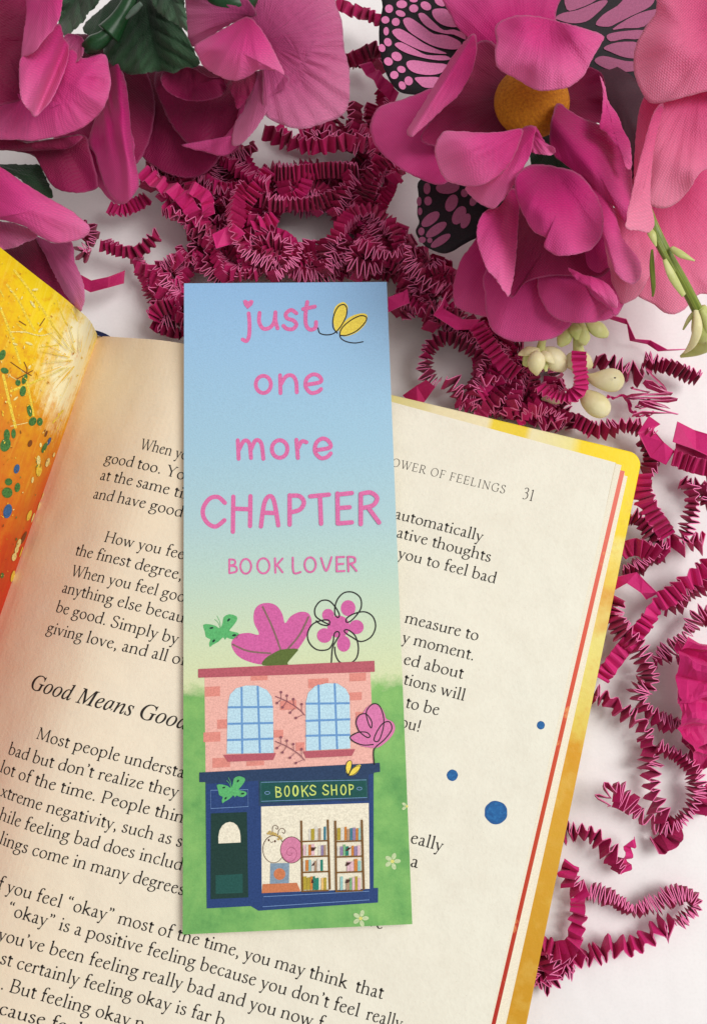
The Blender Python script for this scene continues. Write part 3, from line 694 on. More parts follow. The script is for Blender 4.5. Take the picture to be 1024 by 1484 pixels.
word('printed_word', A_, [[(280, 787), (284, 876)], [(286, 832), (310, 790), (335, 802), (343, 872)], [(343, 832), (365, 788), (392, 802), (402, 876)], ['O'] + ring(480, 829, 37, 42), [(560, 785), (567, 872)], [(568, 825), (585, 793), (608, 797)],
    [(650, 835), (720, 822), (714, 792), (685, 779), (655, 800), (649, 842), (675, 872), (705, 868), (724, 850)]], 5.8, label='pink printed word more')
word('printed_word', B_, [[(205, 152), (175, 126), (138, 132), (110, 170), (108, 210), (130, 245), (165, 258), (203, 230)], [(243, 124), (241, 282)], [(320, 122), (318, 256)], [(245, 178), (320, 181)], [(367, 258), (382, 155), (405, 122), (426, 145), (445, 253)], [(380, 196), (430, 198)],
    [(496, 118), (496, 250)], [(498, 120), (540, 122), (560, 150), (542, 182), (500, 195)], [(588, 123), (672, 115)], [(632, 120), (637, 246)], [(710, 110), (712, 244)], [(712, 115), (775, 108)], [(712, 176), (765, 172)], [(712, 245), (775, 240)],
    [(815, 112), (815, 248)], [(816, 112), (858, 106), (888, 130), (870, 163), (820, 176)], [(850, 176), (897, 241)]], 6.3, label='large pink printed word CHAPTER')
word('printed_words', B_, [[(225, 406), (225, 466)], [(226, 406), (248, 409), (250, 426), (228, 434)], [(228, 434), (255, 440), (256, 460), (226, 468)], ['O'] + ring(299, 437, 24, 33), ['O'] + ring(378, 435, 27, 34), [(430, 401), (432, 466)], [(464, 402), (434, 436)], [(442, 434), (464, 464)],
    [(510, 398), (514, 465), (545, 463)], ['O'] + ring(588, 430, 25, 33), [(637, 400), (660, 458), (684, 396)], [(707, 395), (707, 460)], [(708, 396), (740, 395)], [(708, 428), (736, 426)], [(708, 460), (742, 458)], [(757, 394), (760, 460)], [(758, 394), (786, 398), (788, 418), (762, 427)], [(772, 428), (796, 458)]], 2.9,
    label='small pink printed words BOOK LOVER')
f = Flat(bk, 0.003, 0.0008)   # yellow butterfly doodle
f.poly(A_([(735, 200), (745, 150), (780, 126), (802, 140), (805, 165), (790, 215), (765, 260), (745, 262)]), YEL, 5)
f.poly(A_([(765, 265), (785, 225), (820, 195), (870, 180), (898, 190), (890, 230), (850, 270), (800, 290), (775, 285)]), YEL, 5)
f.stroke(A_([(663, 250), (672, 275), (705, 283), (740, 275), (770, 245), (797, 195), (800, 155), (785, 138), (758, 150), (737, 195), (735, 245), (755, 275)]), 1.7, LINE)
f.stroke(A_([(767, 285), (800, 285), (850, 262), (890, 220), (892, 197), (860, 193), (810, 220), (775, 255), (768, 290), (790, 312), (835, 322), (878, 316)]), 1.6, LINE)
f.build('printed_butterfly', card, 'yellow butterfly drawn with one looping black line')
f = Flat(bk, 0.003, 0.0008)   # tulip
f.poly(B_([(235, 778), (262, 745), (310, 736), (358, 743), (336, 690), (337, 638), (362, 608), (405, 602), (440, 617), (463, 652), (475, 692), (500, 662), (540, 642), (578, 647), (594, 680), (585, 722), (560, 770), (530, 812), (495, 845), (460, 872), (380, 879), (320, 868), (270, 845), (242, 812)]), TUL, 5)
f.stroke(B_([(240, 788), (310, 818), (410, 828)]), 2.6, VEIN); f.stroke(B_([(375, 620), (420, 715), (456, 815)]), 2.6, VEIN); f.stroke(B_([(580, 665), (540, 745), (488, 808)]), 2.6, VEIN)
f.poly(B_([(376, 882), (386, 852), (420, 829), (460, 811), (532, 808), (518, 832), (486, 870), (484, 882)]), OLV, 3)
f.build('printed_tulip', card, 'three lobed pink tulip with an olive base')
f = Flat(bk, 0.003, 0.0008)
for q in ((668, 656, 27, 28), (758, 625, 33, 36), (795, 710, 33, 32), (738, 785, 30, 36), (652, 748, 34, 33), (715, 708, 50, 50)):
    p = B_([(q[0], q[1])])[0]; f.ell(p[0], p[1], q[2] / 3.103, q[3] / 3.103, TUL)
f.stroke(B_([(675, 700), (640, 682), (612, 660), (610, 625), (635, 593), (672, 592), (702, 622), (719, 655), (711, 667), (699, 652), (700, 615), (714, 580), (742, 555), (780, 554), (812, 578), (817, 620), (797, 655), (768, 684), (749, 687), (754, 668), (790, 648), (835, 642), (870, 665), (881, 710), (860, 755), (815, 775), (775, 755), (745, 735), (742, 724), (760, 724), (790, 750), (804, 800), (796, 848), (765, 872), (722, 868), (702, 835), (698, 800)]), 1.9, LINE)
f.stroke(B_([(683, 868), (688, 805), (705, 770), (719, 745), (712, 730), (696, 740), (690, 780), (668, 810), (620, 812), (585, 782), (576, 740), (596, 700), (632, 682), (666, 678), (676, 690), (664, 703), (635, 697), (615, 682)]), 1.9, LINE)
f.build('printed_flower', card, 'pink five petalled flower looped in black line')
def bfly(conv, dx=0, dy=0, k=1.0):
    f = Flat(bk, 0.003 if conv is B_ else 0.0225, 0.0006); g = lambda q: conv([(a * k + dx, b * k + dy) for a, b in q])
    f.poly(g([(107, 700), (135, 697), (165, 705), (184, 716), (195, 690), (200, 665), (225, 652), (258, 662), (258, 682), (236, 712), (226, 727), (262, 735), (270, 750), (250, 765), (225, 762), (213, 757), (206, 768), (197, 756), (177, 775), (150, 790), (138, 800), (134, 782), (140, 765), (120, 755), (115, 730)]), GRB, 2)
    s_ = {B_: 3.103, D_: 5.494}[conv] / k
    for x, y, rx, ry, a in ((222, 678, 9, 5, -50), (145, 714, 9, 4.5, -15), (247, 747, 10, 5, -10), (155, 772, 8, 5, -50)):
        p = g([(x, y)])[0]; f.ell(p[0], p[1], rx / s_, ry / s_, DKG, a, 10)
    f.stroke(g([(184, 716), (175, 690), (160, 676)]), 0.7, GRB); f.stroke(g([(186, 712), (182, 685), (170, 660)]), 0.7, GRB)
    return f
bfly(B_).build('printed_butterfly', card, 'green butterfly left of the tulip')
# -- the shop
f = Flat(bk, 0.002, 0.0007)
f.poly(C_([(110, 120), (832, 95), (850, 500), (115, 540)]), WALLP)
for x0, y0, x1, y1 in ((111, 167, 178, 210), (165, 310, 210, 350), (106, 366, 180, 408), (145, 478, 222, 520), (293, 492, 370, 512), (312, 120, 385, 140), (562, 133, 650, 172), (742, 108, 813, 143), (740, 192, 795, 226), (768, 277, 800, 320), (412, 356, 453, 388), (508, 410, 545, 446), (440, 228, 510, 268)):
    f.rect(*C_([(x0, y0)])[0], *C_([(x1, y1)])[0], BRK, skew=(x1 - x0) * 0.045 / 3)
f.poly(C_([(83, 89), (850, 53), (852, 101), (83, 127)]), COR)
for win, bars in (([(208, 458), (210, 300), (213, 240), (222, 200), (248, 173), (290, 161), (340, 161), (382, 180), (403, 210), (409, 260), (410, 350), (412, 455)], [((272, 168), (275, 458)), ((342, 162), (352, 455)), ((212, 256), (409, 254)), ((211, 328), (410, 324)), ((209, 399), (411, 392))]),
                  ([(553, 445), (552, 300), (552, 235), (562, 193), (592, 163), (640, 151), (690, 152), (726, 176), (742, 206), (744, 300), (745, 435)], [((607, 157), (613, 442)), ((677, 151), (688, 438)), ((552, 240), (743, 238)), ((551, 315), (745, 308)), ((551, 380), (745, 376))])):
    f.poly(C_(win), GLS)
    for a, b in bars: f.stroke(C_([a, b]), 3.0, BAR, cap=False)
f.poly(C_([(193, 463), (422, 455), (410, 485), (213, 493)]), COR); f.poly(C_([(540, 448), (767, 438), (752, 467), (553, 477)]), COR)
for dy in (0, 196):
    f.stroke(C_([(420, 208 + dy), (470, 230 + dy), (520, 262 + dy), (547, 290 + dy)]), 1.2, BER)
    for (x, y, bx, by) in ((444, 190, 444, 220), (470, 205, 470, 232), (498, 220, 500, 250), (534, 242, 534, 275), (427, 237, 445, 222), (451, 256, 468, 232), (484, 279, 505, 258), (509, 302, 540, 288)):
        f.stroke(C_([(x, y + dy), (bx, by + dy)]), 0.8, BER, cap=False); p = C_([(x, y + dy)])[0]; f.ell(p[0], p[1], 1.9, 1.9, BER, n=10)
f.build('printed_upper_storey', card, 'pink brick upper storey with two arched windows')
f = Flat(bk, 0.0115, 0.0006)
f.poly([(298.2, 1133.5), (541, 1117), (541, 1286.5), (547.6, 1286.5), (547.4, 1307.5), (374.7, 1319.3), (363.7, 1312.6), (300, 1316)], NVY)
f.poly(C_([(88, 540), (873, 498), (875, 537), (848, 541), (848, 546), (115, 590), (115, 582), (88, 582)]), NVD)
f.poly([(374, 1129.5), (534, 1120.5), (534.5, 1160), (375, 1167.5)], NVD)
f.poly([(376.5, 1132), (531.5, 1128.5), (532.5, 1156), (377, 1163)], TEAL)
f.stroke([(378.5, 1133.5), (530.5, 1130), (531.5, 1155.5), (378.7, 1161)], 0.8, LBL, smooth=0, closed=True)
f.poly([(378.6, 1168.6), (534, 1163.5), (535.3, 1287.5), (379.5, 1293.7)], CRM)
f.stroke([(305.5, 1145), (359.5, 1144), (360, 1168.5), (306, 1171.5)], 0.8, LBL, smooth=0, closed=True)
f.stroke([(382, 1299), (534.5, 1291), (535, 1303.5), (381, 1313.5)], 0.8, LBL, smooth=0, closed=True)
f.poly([(306, 1178.5), (358, 1176.5), (360, 1300), (305.5, 1302.5)], DOOR)
f.poly([(313, 1223), (352, 1222), (352, 1252), (313, 1253.5)], DOR2); f.poly([(313, 1268), (352, 1266), (352, 1293.5), (313, 1295)], DOR2)
f.poly([(317, 1222), (316.8, 1212), (318.5, 1203), (322.5, 1196), (328, 1192), (333.5, 1190.7), (339, 1192), (344, 1196), (347.5, 1203), (348.8, 1211), (349, 1220.5)], CRM)
for q in (387.5, 520.5): f.stroke(ring(q, 1148.8 - (q - 387) * 0.047, 3.6, 2.1, 10), 0.8, LBL, closed=True)
f.build('printed_shop_front', card, 'navy shop front with a dark green door and a wide window')
word('printed_words', D_, [[(768, 275), (772, 357)], [(768, 278), (800, 285), (800, 308), (774, 313)], [(774, 314), (808, 325), (805, 350), (772, 356)], ['O'] + ring(857, 309, 18, 40), ['O'] + ring(922, 306, 18, 40)], 1.8, SGN, h=0.022)
_w = word('printed_words', E_, [['O'] + ring(47, 306, 19, 38), [(95, 268), (102, 352)], [(142, 265), (104, 312)], [(118, 308), (145, 348)], [(204, 275), (180, 262), (163, 282), (178, 303), (203, 315), (198, 335), (170, 338), (158, 325)],
    [(303, 270), (280, 258), (264, 280), (280, 300), (305, 312), (300, 332), (275, 336), (262, 322)], [(330, 262), (334, 338)], [(368, 260), (372, 336)], [(332, 300), (370, 298)], ['O'] + ring(425, 298, 20, 38), [(470, 256), (476, 336)], [(470, 258), (500, 264), (498, 288), (474, 296)]], 1.9, SGN, 'pale yellow sign lettering BOOKS SHOP', h=0.022)
bf = bfly(D_, 300 - 107 * 1.46, 190 - 652 * 1.46, 1.46); bf.build('printed_butterfly', card, 'green butterfly over the shop door')
# snail, shelves and books in the window
f = Flat(bk, 0.0225, 0.0004)
SH = ink((216, 132, 168), 'shell_print'); SHD = ink((176, 92, 128), 'shell_line'); SBL = ink((132, 156, 176), 'book_blue_print'); ORB = ink((206, 126, 84), 'orange_print'); BRL = ink((92, 58, 40), 'brown_line')
f.poly(D_([(664, 1048), (935, 1037), (965, 1105), (657, 1120)]), ORB); f.poly(D_([(725, 882), (875, 880), (872, 1040), (722, 1045)]), SBL)
p = D_([(798, 968)])[0]; f.ell(p[0], p[1], 8.5, 8.5, ORB)
f.poly(D_(ring(750, 775, 82, 108, 16)), CRM, 2); f.stroke(D_(ring(750, 770, 84, 108, 16)), 0.9, BRL, closed=True)
p = D_([(893, 776)])[0]; f.ell(p[0], p[1], 16.3, 19, SH, 0, 24); f.stroke(D_(ring(893, 776, 88, 104, 16)), 0.9, BRL, closed=True)
sp_ = [(885 + (8 + 3.4 * i) * math.cos(i * 0.52), 800 + (8 + 3.9 * i) * math.sin(i * 0.52)) for i in range(19)]
f.stroke(D_(sp_), 1.0, SHD)
for x, y in ((712, 698), (762, 707)): p = D_([(x, y)])[0]; f.ell(p[0], p[1], 1.5, 1.8, BRL, n=10)
f.stroke(D_([(726, 708), (736, 717), (748, 708)]), 0.7, BRL)
f.stroke(D_([(742, 640), (745, 595), (765, 580), (788, 595), (780, 612), (768, 602)]), 0.8, BRL); f.stroke(D_([(785, 655), (795, 618), (820, 603), (842, 622), (835, 645), (820, 634)]), 0.8, BRL)
for x, y in ((708, 645), (730, 650), (752, 652), (775, 660), (798, 668), (812, 684), (722, 632), (745, 640), (765, 648), (790, 690)): p = D_([(x, y)])[0]; f.ell(p[0], p[1], 2.0, 1.7, ink((198, 170, 96), 'flower_crown_print'), n=8)
f.build('printed_snail', card, 'round cream snail with a pink spiral shell in the shop window')
f = Flat(bk, 0.0225, 0.0003); rb = random.Random(4)
BKC = [ink(c_, 'printed_book_spine') for c_ in ((206, 130, 56), (150, 200, 196), (30, 132, 112), (180, 160, 52), (222, 218, 206), (176, 148, 122), (126, 182, 130), (228, 190, 200), (236, 196, 120), (60, 128, 148), (150, 132, 170))]
DKB = ink((72, 40, 34), 'printed_dark_label')
for x0, x1, off in ((92, 310, 0), (362, 580, 1)):
    for k_, (ya, yb) in enumerate(((590, 700), (730, 822), (848, 945), (985, 1095))):
        x = x0 + 14
        xe = x1 - 14
        xs_ = []
        while x < xe - 12:
            wd = rb.uniform(18, 30)
            if rb.random() < 0.16: x += wd; continue
            xs_.append((x, min(wd, xe - x))); x += wd
        for x_, wd in xs_:
            h_ = rb.uniform(0.0, 0.22) * (yb - ya)
            f.poly(E_([(x_, ya + h_), (x_ + wd - 2, ya + h_ - 3), (x_ + wd - 2, yb - 4), (x_, yb)]), rb.choice(BKC))
        f.poly(E_([(x0 + 70 + 40 * rb.random(), ya + 25), (x0 + 92 + 40 * rb.random(), ya + 25), (x0 + 100, ya + 52), (x0 + 78, ya + 54)]) if k_ else E_([(x0 + 40, ya + 40), (x0 + 42, ya + 40), (x0 + 42, ya + 42)]), DKB)
        f.stroke(E_([(x0, yb + 10), (x1, yb + 2)]), 2.2, BRN, cap=False)
    f.stroke(E_([(x0, 542), (x0 + 8, 1100)]), 2.8, BRN, cap=False); f.stroke(E_([(x1 - 8, 535), (x1 + 8, 1090)]), 2.8, BRN, cap=False)
f.build('printed_bookshelves', card, 'two brown bookcases full of coloured books in the shop window')
f = Flat(bk, 0.022, 0.0006)
f.poly(C_([(768, 330), (775, 295), (800, 280), (815, 258), (845, 240), (875, 250), (895, 285), (902, 305), (932, 322), (940, 350), (925, 382), (895, 412), (860, 432), (800, 426), (758, 405), (745, 388), (780, 362)]), ink((220, 124, 176), 'doodle_pink'), 4)
f.stroke(C_([(850, 505), (846, 455), (855, 430), (895, 395), (925, 352), (916, 320), (888, 325), (862, 360), (848, 398), (868, 402), (887, 352), (890, 300), (872, 250), (842, 242), (815, 275), (822, 320), (836, 346), (838, 318), (815, 286), (785, 290), (771, 320), (784, 360), (818, 387), (831, 380), (815, 365), (780, 365), (745, 385), (760, 405), (800, 420), (845, 418)]), 1.7, LINE)
f.build('printed_flower', card, 'pink looped tulip doodle by the shop corner')
f = Flat(bk, 0.022, 0.0006)
f.poly(E_([(443, 130), (450, 85), (475, 66), (492, 80), (488, 120), (470, 165), (450, 165)]), YEL, 4); f.poly(E_([(468, 180), (490, 135), (530, 105), (562, 100), (555, 135), (525, 170), (490, 187)]), YEL, 4)
f.stroke(E_([(462, 180), (444, 130), (455, 80), (480, 66), (492, 85), (484, 135), (465, 182), (500, 180), (545, 145), (560, 112), (525, 112), (490, 140), (470, 180)]), 0.9, LINE)
f.build('printed_butterfly', card, 'tiny yellow butterfly over the shop sign')
f = Flat(bk, 0.003, 0.0006); DSY = ink((196, 216, 166), 'daisy_print'); DSC = ink((226, 224, 120), 'daisy_centre_print')
for cx, cy, k_ in ((815, 868, 1.0), (562, 1322, 1.0), (930, 430, 0.7)):
    for a in (0.3, 1.5, 2.8, 4.1, 5.2):
        x, y = cx + 38 * k_ * math.sin(a * 1.02), cy - 42 * k_ * math.cos(a * 1.02)
        if cx > 900 and x > 935: continue
        p = E_([(x, y)])[0]; f.ell(p[0], p[1], 3.2 * k_, 5.0 * k_, DSY, math.degrees(a), 12)
    p = E_([(cx, cy)])[0]; f.ell(p[0], p[1], 2.6 * k_, 2.6 * k_, DSC, n=12)
f.build('printed_daisies', card)
# ------------------------------------------------------------------ crinkle-cut paper strands
def shred_mat(name, a, b):
    t = NT(name); v = t.coord('Object', (100, 100, 100))
    n1 = t.noise(v, 1.3, 3); n2 = t.noise(v, 22, 3, 0.7)
    c = t.ramp(n1, [(0.3, lin(a)), (0.7, lin(b))])
    c = t.mix(t.ramp(n2, [(0.45, (0, 0, 0, 1)), (0.8, (0.25, 0.25, 0.25, 1))]), c, lin((226, 70, 140)))
    t.link(c, t.b.inputs['Base Color']); t.b.inputs['Roughness'].default_value = 0.55
    t.b.inputs['Sheen Weight'].default_value = 0.1
    t.bump(n2, 0.008); return t.m
SHR = [shred_mat('magenta_paper', (166, 12, 80), (188, 22, 98)), shred_mat('deep_magenta_paper', (146, 8, 66), (170, 16, 84)), shred_mat('bright_magenta_paper', (194, 22, 104), (214, 34, 122))]
RIM = ink((238, 120, 172), 'pale_cut_paper_edge', 0.7, 0.1)
def strand(path, w=0.40, pitch=0.15, amp=0.15, roll=(50, 70), seed=0, mat=0, z=None, pix=True, taper=False, thick=0.022):
    """an accordion-folded paper strip along a path; roll 0 shows its ribs from above, 90 stands it on edge"""
    rd = random.Random(seed)
    if w < 0.7: w *= 0.86
    pts = cr([tuple(p) for p in path], 10) if len(path) > 2 else [tuple(p) for p in path]
    W3 = [P(p[0], p[1], p[2]) for p in pts] if pix else [Vector(p) for p in pts]
    if pitch < 0.4: pitch *= 0.72 if w > 0.8 else 0.56
    q = resample(W3, step=pitch)
    if pitch < 0.4 or w > .8: q = resample(W3, step=pitch / 3)
    n = len(q); rows = []; wave = [.55, 1, .55, -.55, -1, -.55] if pitch < 0.4 or w > .8 else [1, -1]
    per = len(wave); amv = skv = tv = 0
    r0, r1 = roll; ph = rd.uniform(0, 6.28); loose = rd.uniform(0.5, 1.0)
    for i, p in enumerate(q):
        kk = 6 if per == 6 else 2
        a = q[max(i - kk, 0)]; b = q[min(i + kk, n - 1)]
        T = (b - a); T = T.normalized() if T.length > 1e-6 else Vector((1, 0, 0))
        H = Vector((0, 0, 1)).cross(T); H = H.normalized() if H.length > 1e-6 else Vector((0, 1, 0))
        N_ = T.cross(H).normalized()
        f_ = i / max(1, n - 1)
        ra = math.radians(r0 + (r1 - r0) * f_ + 14 * math.sin(f_ * 7 + ph))
        Bv = H * math.cos(ra) + N_ * math.sin(ra); Nv = N_ * math.cos(ra) - H * math.sin(ra)
        if i % (per // 2) == 0:
            amv = rd.uniform(0.72, 1.22); skv = rd.uniform(-0.45, 0.45) * (2.2 if w > 0.7 else 1); tv = rd.uniform(-0.2, 0.2)
        sg = wave[i % per]
        am = amp * amv * (1 + 0.35 * math.sin(f_ * 11 + ph))
        sk = skv * pitch * (1 if per == 6 else .5)
        c = p + Nv * am * sg + T * (tv + (0.45 * math.sin(i * 0.13 + ph * 2) + 0.25 * math.sin(i * 0.31 + ph) if per == 6 else 0)) * pitch
        ww = w * (1 if not taper else (1 - 0.5 * f_))
        rows.append((c + Bv * ww / 2 + T * sk, c - Bv * ww / 2 - T * sk))
    if w > 0.7:                      # wide crumpled paper: crushed across its width as well
        nc = 13; G = []
        for i, (a, b) in enumerate(rows):
            for k in range(nc):
                p = a.lerp(b, k / (nc - 1)); f = Vector((p.x * 2.1, p.y * 2.1, seed))
                p = p + Vector((0.10 * noise.noise(f * 1.3), 0.16 * noise.noise(f * 1.1 + Vector((5, 5, 5))), 0.22 * noise.noise(f) + 0.10 * abs(noise.noise(f * 2.3))))
                if k in (0, nc - 1): p += (a - b).normalized() * rd.uniform(-.05, .05)
                G.append(Vector((p.x, p.y, max(p.z, 0.05))))
        NG = len(G); V2 = G + [g - Vector((0, 0, thick)) for g in G]; fs = []; fm = []
        for i in range(n - 1):
            for k in range(nc - 1):
                a = i * nc + k; fs += [[a, a + 1, a + nc + 1, a + nc], [NG + a, NG + a + nc, NG + a + nc + 1, NG + a + 1]]; fm += [0, 0]
            for k in (0, nc - 1): a = i * nc + k; fs.append([a, a + nc, NG + a + nc, NG + a]); fm.append(1)
        m = V2[NG // 2]
        return mesh_obj('paper_strand', V2, fs, [SHR[mat], RIM], origin=(m.x, m.y, 0), fmat=fm)
    # offset copy gives the paper its thickness
    V_ = []; 
    for i in range(n):
        a = rows[max(i - 1, 0)]; b = rows[min(i + 1, n - 1)]
        tt = (b[0] + b[1] - a[0] - a[1]); bb = rows[i][0] - rows[i][1]
        nn = tt.cross(bb)
        nn = nn.normalized() * thick / 2 if nn.length > 1e-9 else Vector((0, 0, thick / 2))
        V_ += [rows[i][0] + nn, rows[i][1] + nn, rows[i][1] - nn, rows[i][0] - nn]
    # rest on the table; squeezed down where the strip runs under the cover board
    mz = min(v.z for v in V_)
    if mz < 0.03:
        for v in V_: v.z += 0.03 - mz
    for v in V_:
        dd_ = v - G0; u_b = dd_.dot(EU); v_b = dd_.dot(EV)
        if u_b > 2.0:
            e_ = max(u_b - (cu + cuk * v_b), cv0 - v_b)
            if e_ < 0.35:
                lim = 0.54 + max(0, e_ - 0.05) * 1.5
                if v.z > lim: v.z = lim - 0.02 * (v.z - lim)
    fs = []; fm = []
    for i in range(n - 1):
        a = 4 * i; b = a + 4
        fs += [[a, a + 1, b + 1, b], [a + 1, a + 2, b + 2, b + 1], [a + 2, a + 3, b + 3, b + 2], [a + 3, a, b, b + 3]]; fm += [0, 1, 0, 1]
    fs += [[0, 3, 2, 1], [4 * n - 4, 4 * n - 3, 4 * n - 2, 4 * n - 1]]; fm += [1, 1]
    m = V_[len(V_) // 2]
    return mesh_obj('paper_strand', V_, fs, [SHR[mat], RIM], origin=(m.x, m.y, 0), fmat=fm)
GRP = 'crinkled magenta paper strands'
def strip(label, path, **kw):
    o = strand(path, **kw); tag(o, label, 'paper strand', GRP); return o
q8 = lambda pts: cv(740, 1180, 3.606, pts); q7 = lambda pts: cv(850, 950, 4.947, pts); q6 = lambda pts: cv(850, 700, 4.947, pts); q5 = lambda pts: cv(720, 430, 3.368, pts); q4 = lambda pts: cv(560, 320, 4.267, pts); qa = lambda pts: cv(0, 0, 2.0, pts); qs = lambda pts: cv(200, 200, 3.938, pts)
# right of the book, one by one
strip('crinkled magenta strand arching beside the lower cover edge, torn tip at its end', q8([(255, 95, .35), (340, 95, .4), (420, 110, .45), (490, 170, .5), (540, 240, .45), (560, 290, .35)]), w=0.42, pitch=0.17, amp=0.17, roll=(35, 60), seed=1)
strip('short curled torn tip of magenta paper right of the arching strand', q8([(590, 290, .3), (600, 240, .5), (615, 190, .6), (630, 150, .5)]), w=0.34, pitch=0.30, amp=0.10, roll=(5, 40), seed=2, taper=True, mat=2)
strip('long tightly crinkled loop of magenta paper in the lower corner of the tabletop', q8([(400, 400, .35), (480, 425, .4), (560, 460, .4), (620, 500, .4), (700, 490, .4), (770, 460, .45), (840, 425, .45), (920, 420, .45), (965, 460, .45), (940, 510, .4), (870, 570, .4)]), w=0.34, pitch=0.085, amp=0.17, roll=(60, 80), seed=3)
strip('wide zigzag strand closing the lower loop, running toward the book cover', q8([(850, 590, .4), (760, 600, .35), (690, 650, .35), (610, 690, .3), (520, 690, .3), (440, 730, .3), (360, 740, .3), (290, 780, .35), (220, 770, .4)]), w=0.42, pitch=0.23, amp=0.22, roll=(62, 48), seed=4, mat=2)
strip('spiky bright strand beside the cover, rising from the long lower loop', q8([(320, 250, .5), (300, 320, .5), (330, 380, .5), (390, 420, .4)]), w=0.45, pitch=0.20, amp=0.20, roll=(25, 45), seed=5, mat=2)
strip('strand of open zigzags hanging below the spiky bright strand', q8([(345, 450, .4), (350, 510, .4), (345, 570, .4), (335, 640, .4), (310, 690, .4), (260, 700, .5)]), w=0.40, pitch=0.21, amp=0.17, roll=(15, 30), seed=6, mat=2)
strip('densely folded clump of magenta paper against the lowest part of the cover', q8([(300, 720, .5), (230, 720, .6), (180, 690, .5), (170, 740, .5), (210, 800, .5), (180, 850, .4), (120, 870, .3), (110, 820, .3)]), w=0.5, pitch=0.13, amp=0.17, roll=(40, 70), seed=7)
strip('crinkled strand under the folded clump at the cover edge', q8([(330, 800, .3), (240, 820, .3), (190, 870, .3), (130, 850, .3), (150, 790, .3)]), w=0.4, pitch=0.15, amp=0.2, roll=(55, 75), seed=8, mat=1)
strip('thin open zigzag strand with an upturned end, in the middle of the white tabletop', q7([(112, 1060, .75), (130, 980, .8), (175, 945, .75), (240, 1000, .6), (310, 1080, .5), (380, 1150, .4), (450, 1190, .35), (520, 1200, .35)]), w=0.22, pitch=0.19, amp=0.24, roll=(70, 78), seed=9, mat=0)
strip('vertical strand of wide zigzags joining the two loops at the right', q7([(400, 560, .5), (440, 650, .45), (450, 750, .4), (455, 850, .4), (460, 950, .4), (490, 1060, .4), (540, 1150, .4)]), w=0.36, pitch=0.19, amp=0.24, roll=(45, 60), seed=10)
strip('ribbed strand curving round the right side of the small loop', q7([(500, 650, .5), (580, 690, .5), (680, 740, .5), (760, 830, .5), (790, 930, .5), (760, 1060, .45), (700, 1150, .4), (620, 1210, .4), (520, 1220, .4)]), w=0.36, pitch=0.10, amp=0.16, roll=(62, 70), seed=11)
strip('flat folded end of magenta strand below the small loop', q7([(600, 1200, .35), (620, 1270, .3), (580, 1330, .3), (500, 1360, .3)]), w=0.50, pitch=0.22, amp=0.10, roll=(10, 30), seed=12, mat=1)
strip('strand crossing from the cover edge down to the small loop', q7([(40, 270, .4), (100, 290, .4), (180, 340, .45), (250, 400, .5), (330, 450, .55), (400, 510, .6), (420, 590, .55)]), w=0.36, pitch=0.20, amp=0.21, roll=(42, 52), seed=13)
strip('strand of round folds bending below the wide crumpled piece', q7([(420, 190, .6), (370, 260, .6), (390, 350, .6), (470, 430, .6), (560, 480, .55), (650, 490, .5), (700, 480, .5)]), w=0.34, pitch=0.13, amp=0.19, roll=(55, 68), seed=14)
strip('large wide crumpled piece of magenta paper at the right edge of the table', q7([(850, -70, .9), (835, 60, 1.1), (850, 220, 1.2), (830, 380, 1.1), (840, 520, .9), (880, 650, .7), (950, 770, .5)]), w=1.2, pitch=0.37, amp=0.17, roll=(-8, 12), seed=15, mat=2)
strip('second wide crumpled layer beneath the large crumpled piece', q7([(760, -20, .5), (800, 120, .5), (770, 260, .5), (860, 430, .6), (800, 560, .5), (850, 700, .4)]), w=0.8, pitch=0.32, amp=0.15, roll=(20, 35), seed=16, mat=2)
strip('magenta strand leaving the right edge beside the small loop', q7([(900, 960, .5), (840, 1010, .5), (820, 1090, .4), (870, 1120, .4)]), w=0.45, pitch=0.24, amp=0.16, roll=(15, 40), seed=17)
strip('ribbed strand folded flat, slanting up from the cover edge', q6([(85, 1420, .5), (170, 1310, .5), (260, 1190, .55), (350, 1090, .6), (430, 990, .65), (500, 880, .7), (540, 840, .7)]), w=0.44, pitch=0.20, amp=0.08, roll=(-12, 10), seed=18, mat=2)
strip('thick bundle of ribbed magenta paper rising to the right edge', q6([(520, 850, .8), (610, 800, .85), (700, 720, .9), (790, 660, .9), (880, 590, .9)]), w=0.55, pitch=0.19, amp=0.12, roll=(15, 30), seed=19, mat=2)
strip('crinkled strand running under the thick ribbed bundle', q6([(560, 890, .5), (650, 860, .5), (740, 800, .5), (830, 730, .5), (890, 690, .5)]), w=0.42, pitch=0.13, amp=0.16, roll=(50, 60), seed=20)
strip('flat bent ribbon of magenta paper with one sharp corner beside the cover', [(893, 846, .7), (908, 838, .8), (921, 839, .85), (935, 852, .8), (947, 868, .7)], w=0.40, pitch=0.42, amp=0.03, roll=(5, 30), seed=21, mat=2)
strip('fan of long spiky folds by the yellow cover', q6([(210, 830, .6), (190, 880, .6), (180, 940, .6), (220, 1010, .6), (270, 1090, .6), (340, 1140, .6)]), w=0.55, pitch=0.14, amp=0.17, roll=(30, 62), seed=22)
strip('strand descending from the ribbed crossing to the round folds', q6([(330, 1140, .6), (380, 1220, .6), (410, 1300, .6), (440, 1390, .6), (420, 1480, .6)]), w=0.45, pitch=0.14, amp=0.19, roll=(48, 62), seed=23)
strip('pale ribbed strand rising toward the right edge above the wide piece', q6([(480, 1290, .5), (560, 1230, .5), (650, 1150, .55), (730, 1060, .6), (790, 960, .6), (880, 950, .6)]), w=0.32, pitch=0.12, amp=0.19, roll=(60, 72), seed=24)
